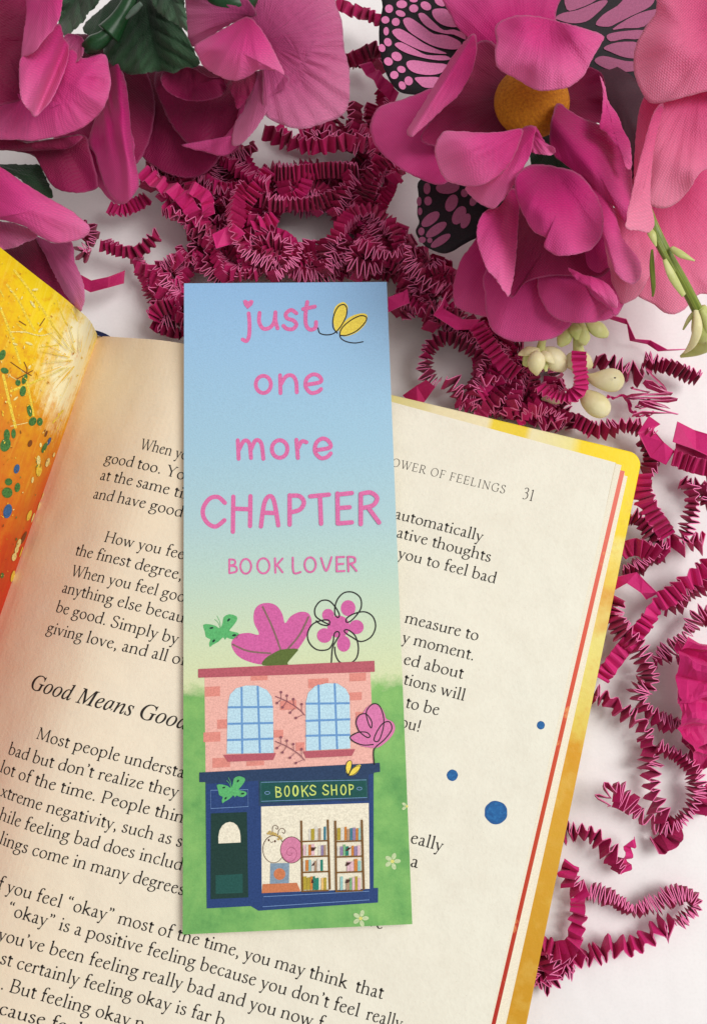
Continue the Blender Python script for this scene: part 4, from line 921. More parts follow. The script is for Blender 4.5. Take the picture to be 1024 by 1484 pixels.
strip('upright strand of flat folds with a tall soft shadow, near the right edge', q6([(745, 20, .9), (750, 100, .9), (750, 190, .85), (730, 280, .8), (700, 370, .7), (640, 430, .6)]), w=0.32, pitch=0.14, amp=0.21, roll=(55, 40), seed=25)
strip('strand of broad folds coming down along the yellow cover corner', q6([(400, -60, .8), (400, 20, .8), (410, 90, .8), (440, 170, .8), (490, 250, .8), (540, 320, .8), (580, 400, .7)]), w=0.50, pitch=0.15, amp=0.15, roll=(20, 32), seed=26, mat=2)
strip('strand of sharp points running right from the broad folds', q6([(560, 430, .6), (640, 440, .6), (720, 430, .6), (790, 420, .6), (870, 440, .6)]), w=0.42, pitch=0.25, amp=0.22, roll=(40, 55), seed=27, mat=2)
strip('tangled strand pressed against the cover below its corner', q6([(300, 230, .5), (370, 260, .5), (420, 320, .6), (480, 400, .6), (560, 470, .6)]), w=0.40, pitch=0.13, amp=0.15, roll=(40, 70), seed=28, mat=1)
strip('strand of upright folds beside the middle of the yellow cover', q6([(240, 490, .6), (330, 460, .7), (420, 480, .7), (500, 500, .6), (580, 520, .5)]), w=0.50, pitch=0.17, amp=0.13, roll=(15, 45), seed=29, mat=0)
strip('strand of narrow ribs slanting under the upright folds', q6([(250, 640, .35), (340, 620, .4), (430, 570, .4), (520, 520, .4)]), w=0.38, pitch=0.10, amp=0.15, roll=(55, 65), seed=30, mat=1)
# around the cover corner and the pale buds
strip('thin strand bent in big square steps below the pink petals', q5([(540, 90, .5), (610, 130, .5), (660, 200, .5), (760, 240, .5), (860, 250, .5), (900, 270, .5)]), w=0.16, pitch=0.42, amp=0.14, roll=(55, 75), seed=31, mat=2)
strip('strand of dense upright folds reaching right past the buds', q5([(700, 320, .6), (780, 330, .6), (860, 350, .6), (930, 380, .6), (985, 400, .6)]), w=0.42, pitch=0.12, amp=0.19, roll=(42, 55), seed=32, mat=1)
strip('strand of tall thin zigzags beside the buds', q5([(470, 300, .6), (560, 340, .6), (640, 370, .6), (720, 380, .6)]), w=0.40, pitch=0.22, amp=0.26, roll=(55, 62), seed=33, mat=1)
strip('wiry dark zigzag on edge in front of the white tabletop', q5([(800, 400, .8), (770, 450, .8), (790, 500, .8), (760, 550, .8), (770, 580, .8)]), w=0.10, pitch=0.19, amp=0.52, roll=(80, 86), seed=34, mat=1)
strip('smaller wiry zigzag left of the tall wiry one', q5([(690, 440, .7), (700, 490, .7), (720, 540, .7)]), w=0.08, pitch=0.17, amp=0.30, roll=(80, 86), seed=35, mat=1)
strip('thin bright wavy thread of paper under the lowest pale bud', q5([(530, 485, .5), (580, 495, .5), (630, 490, .5), (645, 540, .5), (690, 580, .5), (760, 570, .5)]), w=0.09, pitch=0.24, amp=0.06, roll=(40, 60), seed=36, mat=2)
strip('wide flat bright ribbon folding over at the right of the buds', q5([(760, 590, .9), (720, 620, .9), (740, 680, .9), (790, 750, .9), (850, 790, .8)]), w=0.46, pitch=0.55, amp=0.05, roll=(-20, 20), seed=37, mat=2)
strip('ribbed strand continuing from the wide bright ribbon', q5([(850, 780, .8), (920, 810, .8), (990, 830, .8), (1060, 840, .8)]), w=0.48, pitch=0.14, amp=0.08, roll=(10, 20), seed=38, mat=0)
strip('flat bright band of magenta paper leaving the right edge', q5([(860, 660, .9), (940, 680, .9), (1020, 720, .9), (1080, 740, .9)]), w=0.62, pitch=0.6, amp=0.05, roll=(-10, 12), seed=39, mat=2)
strip('second flat band tucked below the bright band', q5([(850, 720, .7), (930, 740, .7), (1020, 770, .7), (1080, 780, .7)]), w=0.5, pitch=0.5, amp=0.06, roll=(10, 25), seed=40, mat=0)
strip('strand folded over the pale buds like a small bridge', [(838, 512, 2.1), (839, 530, 2.15), (841, 546, 2.0), (840, 562, 1.8), (826, 575, 1.5), (800, 572, 1.3), (780, 560, 1.2)], w=0.40, pitch=0.11, amp=0.09, roll=(0, 20), seed=41, mat=2)
strip('strand hugging the top edge of the cover corner', q5([(380, 600, .7), (450, 640, .7), (520, 650, .7), (600, 630, .7), (690, 640, .7), (760, 690, .7)]), w=0.42, pitch=0.14, amp=0.17, roll=(35, 60), seed=42, mat=0)
strip('strand curling down beside the rounded cover corner', q5([(700, 690, .5), (740, 740, .5), (750, 810, .5), (720, 870, .5)]), w=0.45, pitch=0.17, amp=0.15, roll=(20, 50), seed=43, mat=1)
strip('strand leaving the frame at the right beside the upright folds', q6([(900, 0, .5), (840, 60, .6), (820, 110, .6), (880, 150, .5)]), w=0.3, pitch=0.15, amp=0.18, roll=(50, 60), seed=44, mat=1)
strip('strand lying behind the flat bands at the right edge', q5([(900, 900, .3), (960, 930, .4), (1030, 930, .4)]), w=0.36, pitch=0.13, amp=0.18, roll=(55, 60), seed=45, mat=1)
# upper area, noticeable ones
strip('short ribbed strand lying alone under the veined magenta petal', qa([(318, 605, .6), (350, 608, .7), (390, 595, .7), (425, 575, .7)]), w=0.42, pitch=0.11, amp=0.08, roll=(-5, 10), seed=50, mat=2)
strip('bright strand of square steps beside the veined petal', qs([(20, 190, 1.6), (100, 240, 1.6), (170, 290, 1.6), (240, 320, 1.6), (290, 390, 1.5), (340, 450, 1.4)]), w=0.46, pitch=0.28, amp=0.10, roll=(-5, 15), seed=51, mat=2)
strip('bright stepped strand right of the square steps', qs([(300, 290, 1.7), (370, 320, 1.7), (400, 380, 1.6), (400, 440, 1.5)]), w=0.40, pitch=0.30, amp=0.10, roll=(0, 20), seed=52, mat=2)
strip('flat folded magenta ribbon with two broad faces above the bookmark', qs([(425, 605, 1.7), (510, 560, 1.8), (590, 515, 1.8)]), w=0.48, pitch=0.40, amp=0.07, roll=(0, 20), seed=53, mat=2)
strip('strand with a pale zigzag edge below the ribbed mauve petal', [(385, 192, 1.5), (420, 205, 1.5), (460, 212, 1.5), (500, 206, 1.5), (540, 208, 1.5)], w=0.46, pitch=0.20, amp=0.16, roll=(48, 60), seed=54, mat=0)
strip('long fringe of folds under the pale zigzag edged strand', [(395, 250, 1.2), (440, 250, 1.2), (480, 246, 1.2), (520, 248, 1.2)], w=0.46, pitch=0.10, amp=0.15, roll=(35, 50), seed=55, mat=0)
strip('curved fringe of folds above the round gap in the heap', [(370, 285, 1.2), (400, 295, 1.2), (440, 296, 1.2), (470, 290, 1.2), (510, 270, 1.2)], w=0.40, pitch=0.12, amp=0.15, roll=(45, 55), seed=56, mat=1)
strip('hanging strand that ends in the shade left of the butterfly wing', [(585, 325, 1.3), (577, 345, 1.3), (583, 365, 1.2), (605, 385, 1.2), (630, 405, 1.1), (655, 430, 1.0)], w=0.42, pitch=0.16, amp=0.10, roll=(0, 15), seed=57, mat=0)
strip('long strand of ribbed folds dropping beside the bookmark to the buds', q4([(550, 640, 1.4), (600, 720, 1.4), (660, 800, 1.4), (720, 880, 1.3), (800, 950, 1.2)]), w=0.46, pitch=0.13, amp=0.12, roll=(15, 30), seed=58, mat=2)
strip('smooth bright ribbon with a square bend right of the bookmark top', q4([(345, 470, 1.8), (330, 560, 1.8), (380, 600, 1.7), (450, 640, 1.7), (540, 640, 1.6)]), w=0.34, pitch=0.5, amp=0.06, roll=(0, 20), seed=59, mat=2)
strip('bright flat end of ribbon touching the bookmark side', q4([(10, 520, 1.5), (70, 490, 1.6), (150, 460, 1.6)]), w=0.40, pitch=0.5, amp=0.03, roll=(0, 5), seed=60, mat=2)
strip('flat magenta triangle of paper by the top edge of the book', q4([(160, 1090, .9), (220, 1040, 1.0), (290, 990, 1.0)]), w=0.62, pitch=0.6, amp=0.02, roll=(0, 5), seed=61, mat=0, taper=True)
strip('strand of pale edged loops lying along the top of the book', q4([(380, 990, .8), (430, 1040, .8), (440, 1090, .8), (540, 1130, .7)]), w=0.4, pitch=0.17, amp=0.2, roll=(60, 75), seed=62, mat=1)
strip('strand dangling between the ribbed mauve petal and the butterfly', [(490, 5, 1.0), (510, 15, 1.0), (535, 22, 1.0), (560, 35, 1.0)], w=0.36, pitch=0.2, amp=0.15, roll=(35, 45), seed=63, mat=0)
strip('bright strand left of the pink spotted wing', [(530, 95, 1.6), (545, 112, 1.6), (558, 125, 1.5), (570, 140, 1.4)], w=0.36, pitch=0.3, amp=0.06, roll=(0, 15), seed=64, mat=2)
strip('spiky strand between the mauve petal and the spotted wing', [(500, 90, 1.0), (520, 82, 1.0), (540, 72, 1.1), (553, 80, 1.1), (548, 100, 1.1)], w=0.42, pitch=0.16, amp=0.16, roll=(40, 60), seed=65, mat=1)
strip('flat strip of magenta paper ending under the left petals beside the book', [(105, 400, .8), (130, 415, .8), (160, 410, .8), (185, 400, .7)], w=0.36, pitch=0.5, amp=0.03, roll=(0, 10), seed=66, mat=0)
strip('strand fringing the gap left of the heap', [(146, 352, .8), (165, 360, .8), (185, 365, .9), (205, 362, .9), (228, 340, 1.0)], w=0.36, pitch=0.16, amp=0.15, roll=(35, 55), seed=67, mat=1)
strip('tuft of strand against the tip of the left petal', [(118, 345, .9), (128, 330, .9), (134, 350, .9), (118, 365, .9), (130, 372, .8)], w=0.40, pitch=0.11, amp=0.14, roll=(50, 60), seed=68, mat=1)
# rosettes: strands coiled into tight fans
def coil(label, cx, cy, r, z, seed, mat, turns=1.1, a0=0.0, sq=0.9):
    rr = random.Random(seed); R_ = [r * (0.8 + 0.2 * i / 13) * rr.uniform(.82, 1.15) for i in range(14)]
    pts = [(cx + R_[i] * math.cos(a0 + turns * 6.28 * i / 13), cy + sq * R_[i] * math.sin(a0 + turns * 6.28 * i / 13), z + 0.02 * i) for i in range(14)]
    strip(label, pts, w=0.42, pitch=0.13, amp=0.17, roll=(50, 62), seed=seed, mat=mat)
coil('strand coiled into a rosette left of the bookmark top', 250, 450, 26, 0.5, 70, 1)
coil('strand coiled in a ring above the bookmark', 392, 368, 26, 1.0, 71, 0)
coil('dark round coil above the top left corner of the bookmark', 325, 385, 27, 0.9, 72, 1, 1.0, 1.0)
coil('strand circling the gap right of the bookmark', 654, 530, 46, 0.6, 73, 1, 0.8, 2.2, 1.05)
coil('coil of folds at the right of the upper bookmark corner', 530, 375, 22, 1.2, 74, 0, 0.9, 0.4)
# the tangled heap
HEAP = [(196, 300), (215, 235), (250, 190), (300, 150), (340, 225), (385, 185), (440, 190), (505, 150), (500, 60), (545, 60), (560, 150), (545, 210), (600, 260), (610, 330), (600, 360), (660, 380), (680, 440), (760, 480), (790, 520), (830, 560), (880, 590), (930, 620), (920, 650), (850, 635), (760, 610), (680, 595), (575, 565), (575, 412), (565, 405), (270, 405), (268, 490), (225, 480), (212, 430), (195, 400), (185, 350)]
GAPS = [(186, 322, 50, 40), (440, 326, 36, 13), (240, 345, 14, 24), (590, 300, 20, 32), (650, 532, 34, 42), (395, 225, 22, 12), (480, 225, 34, 8), (868, 598, 24, 22), (870, 480, 70, 34), (600, 490, 16, 30), (520, 120, 14, 22), (700, 380, 10, 16), (165, 440, 45, 38)]
def inside(x, y):
    c = False; n = len(HEAP)
    for i in range(n):
        (x0, y0), (x1, y1) = HEAP[i], HEAP[(i + 1) % n]
        if (y0 > y) != (y1 > y) and x < (x1 - x0) * (y - y0) / (y1 - y0) + x0: c = not c
    return c and not any(((x - a) / (rx + 9)) ** 2 + ((y - b) / (ry + 9)) ** 2 < 1 for a, b, rx, ry in GAPS)
rh = random.Random(11); made = 0; tries = 0; NH = 225
while made < NH and tries < 40000:
    tries += 1
    x = rh.uniform(190, 920); y = rh.uniform(60, 640)
    if not inside(x, y): continue
    layer = made / NH; a = rh.uniform(0, 6.28); k = rh.uniform(-0.35, 0.35); z = 0.25 + 1.25 * layer * rh.uniform(0.6, 1.0)
    if x > 700 : z = 0.25 + 0.6 * layer
    if y > 395 and x < 600: z = min(z, 0.9)
    pts = [(x, y, z)]; ok = True; bad = 0
    nseg = rh.randint(5, 11)
    for i in range(nseg):
        a += k + rh.uniform(-0.3, 0.3); x += 15 * math.cos(a); y += 15 * math.sin(a); z = max(0.22, z + rh.uniform(-0.12, 0.12))
        if not inside(x, y):
            bad += 1
            break
        pts.append((x, y, z))
    if len(pts) < 4: continue
    big = rh.random()
    r0 = rh.choice([10, 30, 50, 60, 65]); 
    pt_ = rh.choice([0.10, 0.12, 0.13, 0.16, 0.20]); mt = rh.choice([0, 0, 1, 1, 2])
    o = strand(pts, w=rh.uniform(0.30, 0.46), pitch=pt_, amp=rh.uniform(0.12, 0.19), roll=(r0, r0 + rh.uniform(-20, 20)), seed=1000 + made, mat=mt)
    mx = sum(p[0] for p in pts) / len(pts); my = sum(p[1] for p in pts) / len(pts)
    where = ('by the right edge' if mx > 860 else 'around the pale buds' if mx > 730 else 'between peony and book' if my > 430 and mx > 560 else
             'beside the bookmark corner' if mx > 560 else 'left of the daisy' if mx > 490 and my < 220 else 'above the bookmark word just' if mx > 420 and my > 300 else
             'under the wide mauve petal' if mx > 400 else 'left of the bookmark top' if mx < 262 and my > 380 else 'above the bookmark left corner' if my > 320 else 'under the side-on rose' if mx > 290 else 'below the drooping petal')
    kind = {0: 'magenta', 1: 'dark magenta', 2: 'bright magenta'}[mt]
    fold_ = 'finely pleated' if pt_ < 0.125 else 'coarsely folded' if pt_ > 0.16 else 'crinkled'
    size_ = 'short ' if len(pts) < 6 else 'long ' if len(pts) > 9 else ''
    tag(o, f'{size_}{fold_} {kind} strand in the heap, {where}', 'paper strand', 'magenta paper strands tangled in the heap')
    made += 1
# ------------------------------------------------------------------ cloth flowers
def petal_mat(name, base, mid, tip, trans=0.38, veins=0.5, rough=0.55):
    t = NT(name); uvc = t.coord('UV'); sep = t.node('ShaderNodeSeparateXYZ'); t.link(uvc, sep.inputs[0])
    v = t.coord('Object', (100, 100, 100))
    mp = t.node('ShaderNodeMapping'); mp.inputs['Scale'].default_value = (9, 0.9, 1); t.link(uvc, mp.inputs[0])
    st = t.noise(mp.outputs[0], 3.0, 4, 0.65); lo = t.noise(v, 0.6, 3)
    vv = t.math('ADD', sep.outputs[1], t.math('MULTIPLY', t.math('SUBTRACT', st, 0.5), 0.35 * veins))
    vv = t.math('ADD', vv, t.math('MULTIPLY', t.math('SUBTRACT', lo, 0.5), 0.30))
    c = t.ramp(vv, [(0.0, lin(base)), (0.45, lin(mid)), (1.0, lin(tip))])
    at = t.node('ShaderNodeAttribute'); at.attribute_name = 'rim'
    c = t.mix(t.ramp(at.outputs['Fac'], [(0.955, (0, 0, 0, 1)), (0.99, (0.22, 0.22, 0.22, 1))]), c, lin(tuple(min(255, int(x + (255 - x) * .45)) for x in tip)))   # frayed edge shows paler fibres
    # woven threads
    w1 = t.node('ShaderNodeTexWave', bands_direction='DIAGONAL'); w1.inputs['Scale'].default_value = 9.0; w1.inputs['Distortion'].default_value = 0.8; t.link(v, w1.inputs['Vector'])
    mp2 = t.node('ShaderNodeMapping'); mp2.inputs['Rotation'].default_value = (0, 0, 1.5); t.link(v, mp2.inputs[0])
    w2 = t.node('ShaderNodeTexWave', bands_direction='DIAGONAL'); w2.inputs['Scale'].default_value = 9.0; w2.inputs['Distortion'].default_value = 0.8; t.link(mp2.outputs[0], w2.inputs['Vector'])
    wv = t.math('MULTIPLY', w1.outputs['Fac'], w2.outputs['Fac'])
    fine = t.noise(v, 26, 3, 0.7)
    wgt = t.ramp(t.math('ADD', t.math('MULTIPLY', wv, 0.5), t.math('MULTIPLY', fine, 0.5)), [(0.15, (0.87, 0.87, 0.87, 1)), (0.7, (1.09, 1.09, 1.09, 1))])
    c = t.mix(1.0, c, wgt, 'MULTIPLY')
    t.link(c, t.b.inputs['Base Color']); t.b.inputs['Roughness'].default_value = rough
    t.b.inputs['Sheen Weight'].default_value = 0.15; t.b.inputs['Sheen Roughness'].default_value = 0.4; t.b.inputs['Sheen Tint'].default_value = (1, 0.75, 0.9, 1)
    hh = t.math('ADD', t.math('MULTIPLY', wv, 0.25), t.math('ADD', t.math('MULTIPLY', fine, 0.25), t.math('MULTIPLY', st, 1.6 * veins)))
    t.bump(hh, 0.04)
    tr = t.node('ShaderNodeBsdfTranslucent'); t.link(c, tr.inputs['Color']); ms = t.node('ShaderNodeMixShader'); ms.inputs[0].default_value = trans
    t.link(t.b.outputs[0], ms.inputs[1]); t.link(tr.outputs[0], ms.inputs[2]); t.link(ms.outputs[0], t.out.inputs['Surface'])
    return t.m
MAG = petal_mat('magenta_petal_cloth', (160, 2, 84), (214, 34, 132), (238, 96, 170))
DRK = petal_mat('shaded_magenta_petal_cloth', (88, 0, 38), (122, 2, 56), (156, 10, 84), 0.12)  # darker copy of the magenta cloth, shade between petals put into its colour
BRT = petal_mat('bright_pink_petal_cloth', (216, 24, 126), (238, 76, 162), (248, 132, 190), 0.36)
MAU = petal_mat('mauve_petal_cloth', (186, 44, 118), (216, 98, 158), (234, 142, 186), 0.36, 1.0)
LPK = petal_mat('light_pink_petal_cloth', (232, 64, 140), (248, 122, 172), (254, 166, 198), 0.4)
LEAF = petal_mat('dark_green_leaf_cloth', (20, 46, 24), (34, 66, 42), (54, 88, 58), 0.12, 1.4, 0.5)
LEAF2 = petal_mat('grey_green_leaf_cloth', (34, 58, 38), (58, 88, 64), (82, 110, 84), 0.12, 1.4, 0.5)
def blade(name, parent, outline, z0, tilt=(0, 0), cup=0.0, base=None, mat=None, centre=None, curl=None, ruffle=0.075, rip=0.008, seed=0, fold=None, closed_smooth=5, thick=0.007, fray=0.6, label=None, rise=0.0, domes=(), vein=0.0):
    """a cloth petal or leaf: outline in view, z0 its height, tilt its slope per 100 px, cup lifts (+) or drops (-) the rim"""
    rd = random.Random(seed + 7)
    N_, R_ = 96, 16
    ol = resample([(p[0], p[1], 0) for p in cr([tuple(q[:2]) for q in outline], closed_smooth, True)], n=N_, closed=True)
    cx = centre[0] if centre else sum(p.x for p in ol) / N_; cy = centre[1] if centre else sum(p.y for p in ol) / N_
    base = base or (cx, cy)
    md = max(math.hypot(p.x - base[0], p.y - base[1]) for p in ol)
    bd = math.atan2(cy - base[1], cx - base[0]) if (abs(cx - base[0]) + abs(cy - base[1])) > 2 else 0.0
    ph = [rd.uniform(0, 6.28) for _ in range(6)]
    V_ = []; UV = []; RM = []
    def height(x, y, r, th):
        z = z0 + tilt[0] * (x - cx) / 100 + tilt[1] * (y - cy) / 100 + cup * 0.55 * r ** 2.4
        d = math.hypot(x - base[0], y - base[1]) / md
        ba = math.atan2(y - base[1], x - base[0])
        z += rise * d * d
        z += ruffle * (d ** 1.5) * (math.sin(ba * 9 + ph[0]) + 0.6 * math.sin(ba * 17 + ph[1])) * min(1, r * 1.4)
        z += 0.10 * noise.noise(Vector((x / 45, y / 45, seed * 3.1)))
        if rip: z += rip * d * math.sin(ba * 34 + ph[2] + 1.5 * noise.noise(Vector((x / 30, y / 30, 2.0))))
        if vein:
            ux, uy = (cx - base[0]), (cy - base[1]); ul = math.hypot(ux, uy); al_ = ((x - base[0]) * ux + (y - base[1]) * uy) / ul; ac_ = abs((x - base[0]) * uy - (y - base[1]) * ux) / ul
            z += vein * (abs(math.sin((al_ - ac_ * 0.9) * 0.14)) ** 0.6 - 0.6) * min(1, ac_ / 8) + 0.012 * ac_ * (1 if ac_ < 25 else 25 / ac_)
        if fold:                         # crease line: ((x,y),(x,y),depth,width)
            (ax, ay), (bx, by), dp, fw = fold; L = math.hypot(bx - ax, by - ay)
            dist = ((x - ax) * (by - ay) - (y - ay) * (bx - ax)) / L
            z += dp * math.exp(-(dist / fw) ** 2)
        for (ax, ay, rr, hh) in domes: z += 0.7 * hh * math.exp(-((x - ax) ** 2 + (y - ay) ** 2) / rr ** 2)
        return z
    def add(x, y, r, th):
        V_.append(P(x, y, height(x, y, r, th)))
        an = math.atan2(y - base[1], x - base[0]) - bd
        an = (an + PI) % (2 * PI) - PI
        UV.append((an / PI * 2.0, math.hypot(x - base[0], y - base[1]) / md)); RM.append(r)
    add(cx, cy, 0, 0)
    for k in range(1, R_ + 1):
        r = (k / R_) ** 0.9
        for i, p in enumerate(ol):
            x = cx + (p.x - cx) * r; y = cy + (p.y - cy) * r
            if k == R_ and fray: x += rd.uniform(-fray, fray); y += rd.uniform(-fray, fray)
            add(x, y, r, 2 * PI * i / N_)
    fs = []
    for i in range(N_): fs.append([0, 1 + (i + 1) % N_, 1 + i])
    for k in range(R_ - 1):
        for i in range(N_):
            a = 1 + k * N_ + i; b = 1 + k * N_ + (i + 1) % N_
            fs.append([a, b, b + N_, a + N_])
    o = part(name, V_, fs, mat, parent, smooth=True, uv=UV)
    bm = bmesh.new(); bm.from_mesh(o.data); bm.normal_update()
    if sum(f.normal.z for f in bm.faces) < 0: bmesh.ops.reverse_faces(bm, faces=bm.faces[:])
    bm.to_mesh(o.data); bm.free()
    at = o.data.attributes.new('rim', 'FLOAT', 'POINT'); at.data.foreach_set('value', RM)
    m = o.modifiers.new('cloth', 'SOLIDIFY'); m.thickness = thick * S; m.offset = -1
    if label: o['label'] = label
    return o
def tube(name, parent, pts, radii, mat, n=10, cap=True, pix=True, sq=1.0):
    c = [P(*p) if pix else Vector(p) for p in pts]
    m = len(c); sm = cr([tuple(v) + (r,) for v, r in zip(c, radii)], 6)
    V_ = []; fs = []
    for i, q in enumerate(sm):
        p = Vector(q[:3]); a = Vector(sm[max(i - 1, 0)][:3]); b = Vector(sm[min(i + 1, len(sm) - 1)][:3]); T = (b - a).normalized()
        X = T.cross(Vector((0, 0, 1))); X = X.normalized() if X.length > 1e-4 else Vector((1, 0, 0)); Y = T.cross(X)
        for k in range(n): 
            t_ = 2 * PI * k / n; V_.append(p + (X * math.cos(t_) + Y * math.sin(t_) * sq) * max(q[3], 0.002))
    for i in range(len(sm) - 1):
        for k in range(n): fs.append([i * n + k, i * n + (k + 1) % n, (i + 1) * n + (k + 1) % n, (i + 1) * n + k])
    fs.append(list(range(n))[::-1]); fs.append([(len(sm) - 1) * n + k for k in range(n)])
    uv = [(((i % n) / n), (i // n) / len(sm)) for i in range(len(V_))]
    return part(name, V_, fs, mat, parent, smooth=True, uv=uv)
STEMG = ink((20, 62, 30), 'green_plastic_stem', 0.3, 0.12)

# --- A: open rose in the top left corner
fa = thing('cloth_rose', 'open magenta cloth rose filling the top left corner above the heap', 'artificial flower', P(40, 60, 0))
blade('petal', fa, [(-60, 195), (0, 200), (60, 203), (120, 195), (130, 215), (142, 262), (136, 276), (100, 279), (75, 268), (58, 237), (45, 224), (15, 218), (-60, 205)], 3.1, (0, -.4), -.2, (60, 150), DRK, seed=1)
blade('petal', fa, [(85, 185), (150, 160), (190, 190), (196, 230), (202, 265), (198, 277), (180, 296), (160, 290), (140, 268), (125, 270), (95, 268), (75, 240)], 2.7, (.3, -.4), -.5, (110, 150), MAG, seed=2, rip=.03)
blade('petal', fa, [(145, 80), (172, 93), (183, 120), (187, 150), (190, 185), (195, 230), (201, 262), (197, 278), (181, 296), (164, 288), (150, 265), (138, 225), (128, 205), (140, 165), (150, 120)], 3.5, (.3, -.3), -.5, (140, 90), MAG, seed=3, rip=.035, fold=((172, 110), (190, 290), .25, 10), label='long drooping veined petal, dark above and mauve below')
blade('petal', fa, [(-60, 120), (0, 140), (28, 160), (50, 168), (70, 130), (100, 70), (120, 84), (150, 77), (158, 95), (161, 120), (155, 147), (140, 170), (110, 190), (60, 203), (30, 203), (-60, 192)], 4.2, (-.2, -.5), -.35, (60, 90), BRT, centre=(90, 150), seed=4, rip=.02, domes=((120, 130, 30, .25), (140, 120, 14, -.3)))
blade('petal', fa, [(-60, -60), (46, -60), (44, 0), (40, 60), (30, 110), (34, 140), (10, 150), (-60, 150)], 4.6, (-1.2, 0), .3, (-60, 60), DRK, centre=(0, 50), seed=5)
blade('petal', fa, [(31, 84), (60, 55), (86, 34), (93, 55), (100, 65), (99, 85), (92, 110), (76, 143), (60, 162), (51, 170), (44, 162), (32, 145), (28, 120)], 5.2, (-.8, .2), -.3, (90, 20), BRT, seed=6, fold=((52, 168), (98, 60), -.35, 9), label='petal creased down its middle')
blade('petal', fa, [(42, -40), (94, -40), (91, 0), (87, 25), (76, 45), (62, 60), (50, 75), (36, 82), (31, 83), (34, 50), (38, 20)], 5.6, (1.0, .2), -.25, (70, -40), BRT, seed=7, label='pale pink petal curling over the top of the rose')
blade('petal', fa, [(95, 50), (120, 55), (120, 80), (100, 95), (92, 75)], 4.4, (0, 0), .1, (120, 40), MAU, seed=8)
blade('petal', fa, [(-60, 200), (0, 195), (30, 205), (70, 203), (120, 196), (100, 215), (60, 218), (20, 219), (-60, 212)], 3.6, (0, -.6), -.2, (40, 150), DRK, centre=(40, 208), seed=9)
blade('sepal', fa, [(90, 60), (160, 60), (210, 100), (225, 160), (205, 230), (170, 240), (120, 200)], 2.4, (0, 0), -.2, (140, 60), DRK, seed=10)  # not a sepal: dark backing sheet added to darken the gap behind the petals
# leaves and stem between the two left flowers
lf = thing('cloth_leaves', 'dark green cloth leaves with green plastic stem between the two upper left flowers', 'artificial leaves', P(180, 40, 0))
blade('leaf', lf, [(88, 45), (84, 20), (90, -40), (150, -40), (142, 5), (126, 20), (124, 28), (110, 40), (98, 52)], 4.2, (.5, 0), -.2, (140, -40), LEAF2, seed=20, vein=.08, fray=1.3)
blade('leaf', lf, [(150, 75), (165, 40), (185, 0), (200, -30), (240, -30), (255, 20), (275, 60), (290, 92), (285, 97), (265, 99), (250, 106), (236, 103), (214, 106), (190, 108), (170, 100)], 3.9, (.2, -.3), -.4, (205, -30), LEAF, seed=21, fray=1.5, vein=.12, label='broad serrated dark green leaf')
blade('leaf', lf, [(212, -30), (270, -30), (268, 0), (272, 45), (262, 38), (250, 32), (235, 22), (222, 8)], 5.0, (.6, 0), -.3, (230, -40), LEAF2, seed=22, vein=.10, fray=1.3)
blade('leaf', lf, [(120, 40), (150, 10), (190, -20), (210, 10), (190, 60), (170, 85), (140, 60)], 3.0, (0, 0), -.2, (160, -20), LEAF, seed=23)
tube('stem', lf, [(200, -30, 4.6), (186, 5, 4.6), (172, 30, 4.5), (158, 50, 4.4)], [.16, .16, .2, .28], STEMG)
tube('calyx', lf, [(168, 38, 4.5), (150, 55, 4.45), (136, 64, 4.4), (125, 70, 4.3)], [.10, .15, .19, .14], STEMG)
tube('twig', lf, [(205, 5, 5.0), (195, 15, 4.9), (183, 27, 4.8)], [.05, .07, .03], ink((86, 104, 92), 'grey_green_twig', 0.4))
tube('calyx', lf, [(290, -20, 4.6), (320, 2, 4.6), (352, 6, 4.5), (368, -20, 4.4)], [.2, .24, .24, .2], STEMG)
# --- B: second rose
fb = thing('cloth_rose', 'magenta side-on cloth rose with a wide ribbed mauve petal, right of the green leaves', 'artificial flower', P(340, 90, 0))
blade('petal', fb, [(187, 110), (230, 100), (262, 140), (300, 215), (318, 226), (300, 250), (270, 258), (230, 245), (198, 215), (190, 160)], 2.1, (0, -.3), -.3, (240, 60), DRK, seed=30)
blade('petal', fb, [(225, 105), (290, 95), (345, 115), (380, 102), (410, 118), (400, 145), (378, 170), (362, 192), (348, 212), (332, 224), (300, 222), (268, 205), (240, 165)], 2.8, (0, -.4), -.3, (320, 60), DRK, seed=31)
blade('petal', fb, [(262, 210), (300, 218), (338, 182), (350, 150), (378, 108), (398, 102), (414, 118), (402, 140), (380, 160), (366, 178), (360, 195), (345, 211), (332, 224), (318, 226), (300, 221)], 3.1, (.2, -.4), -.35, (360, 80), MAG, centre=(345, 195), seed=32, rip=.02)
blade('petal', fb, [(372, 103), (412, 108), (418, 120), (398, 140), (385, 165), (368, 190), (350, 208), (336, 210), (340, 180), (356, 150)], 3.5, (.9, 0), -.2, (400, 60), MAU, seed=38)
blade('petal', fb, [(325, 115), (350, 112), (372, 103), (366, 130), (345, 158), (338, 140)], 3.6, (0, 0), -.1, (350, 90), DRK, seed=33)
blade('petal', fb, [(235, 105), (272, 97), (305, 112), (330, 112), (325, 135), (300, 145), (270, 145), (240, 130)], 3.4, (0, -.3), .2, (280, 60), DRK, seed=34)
blade('petal', fb, [(362, 22), (375, -40), (470, -40), (488, 10), (496, 35), (498, 65), (505, 95), (507, 125), (505, 150), (495, 168), (470, 178), (440, 187), (415, 183), (385, 168), (380, 140), (380, 110), (375, 80), (355, 50)], 3.7, (-.5, -.3), -.35, (380, 60), MAU, centre=(440, 90), seed=35, rip=.045, ruffle=.03, domes=((455, 60, 40, .35), (430, 130, 24, -.2)), label='wide mauve petal with soft ribs')
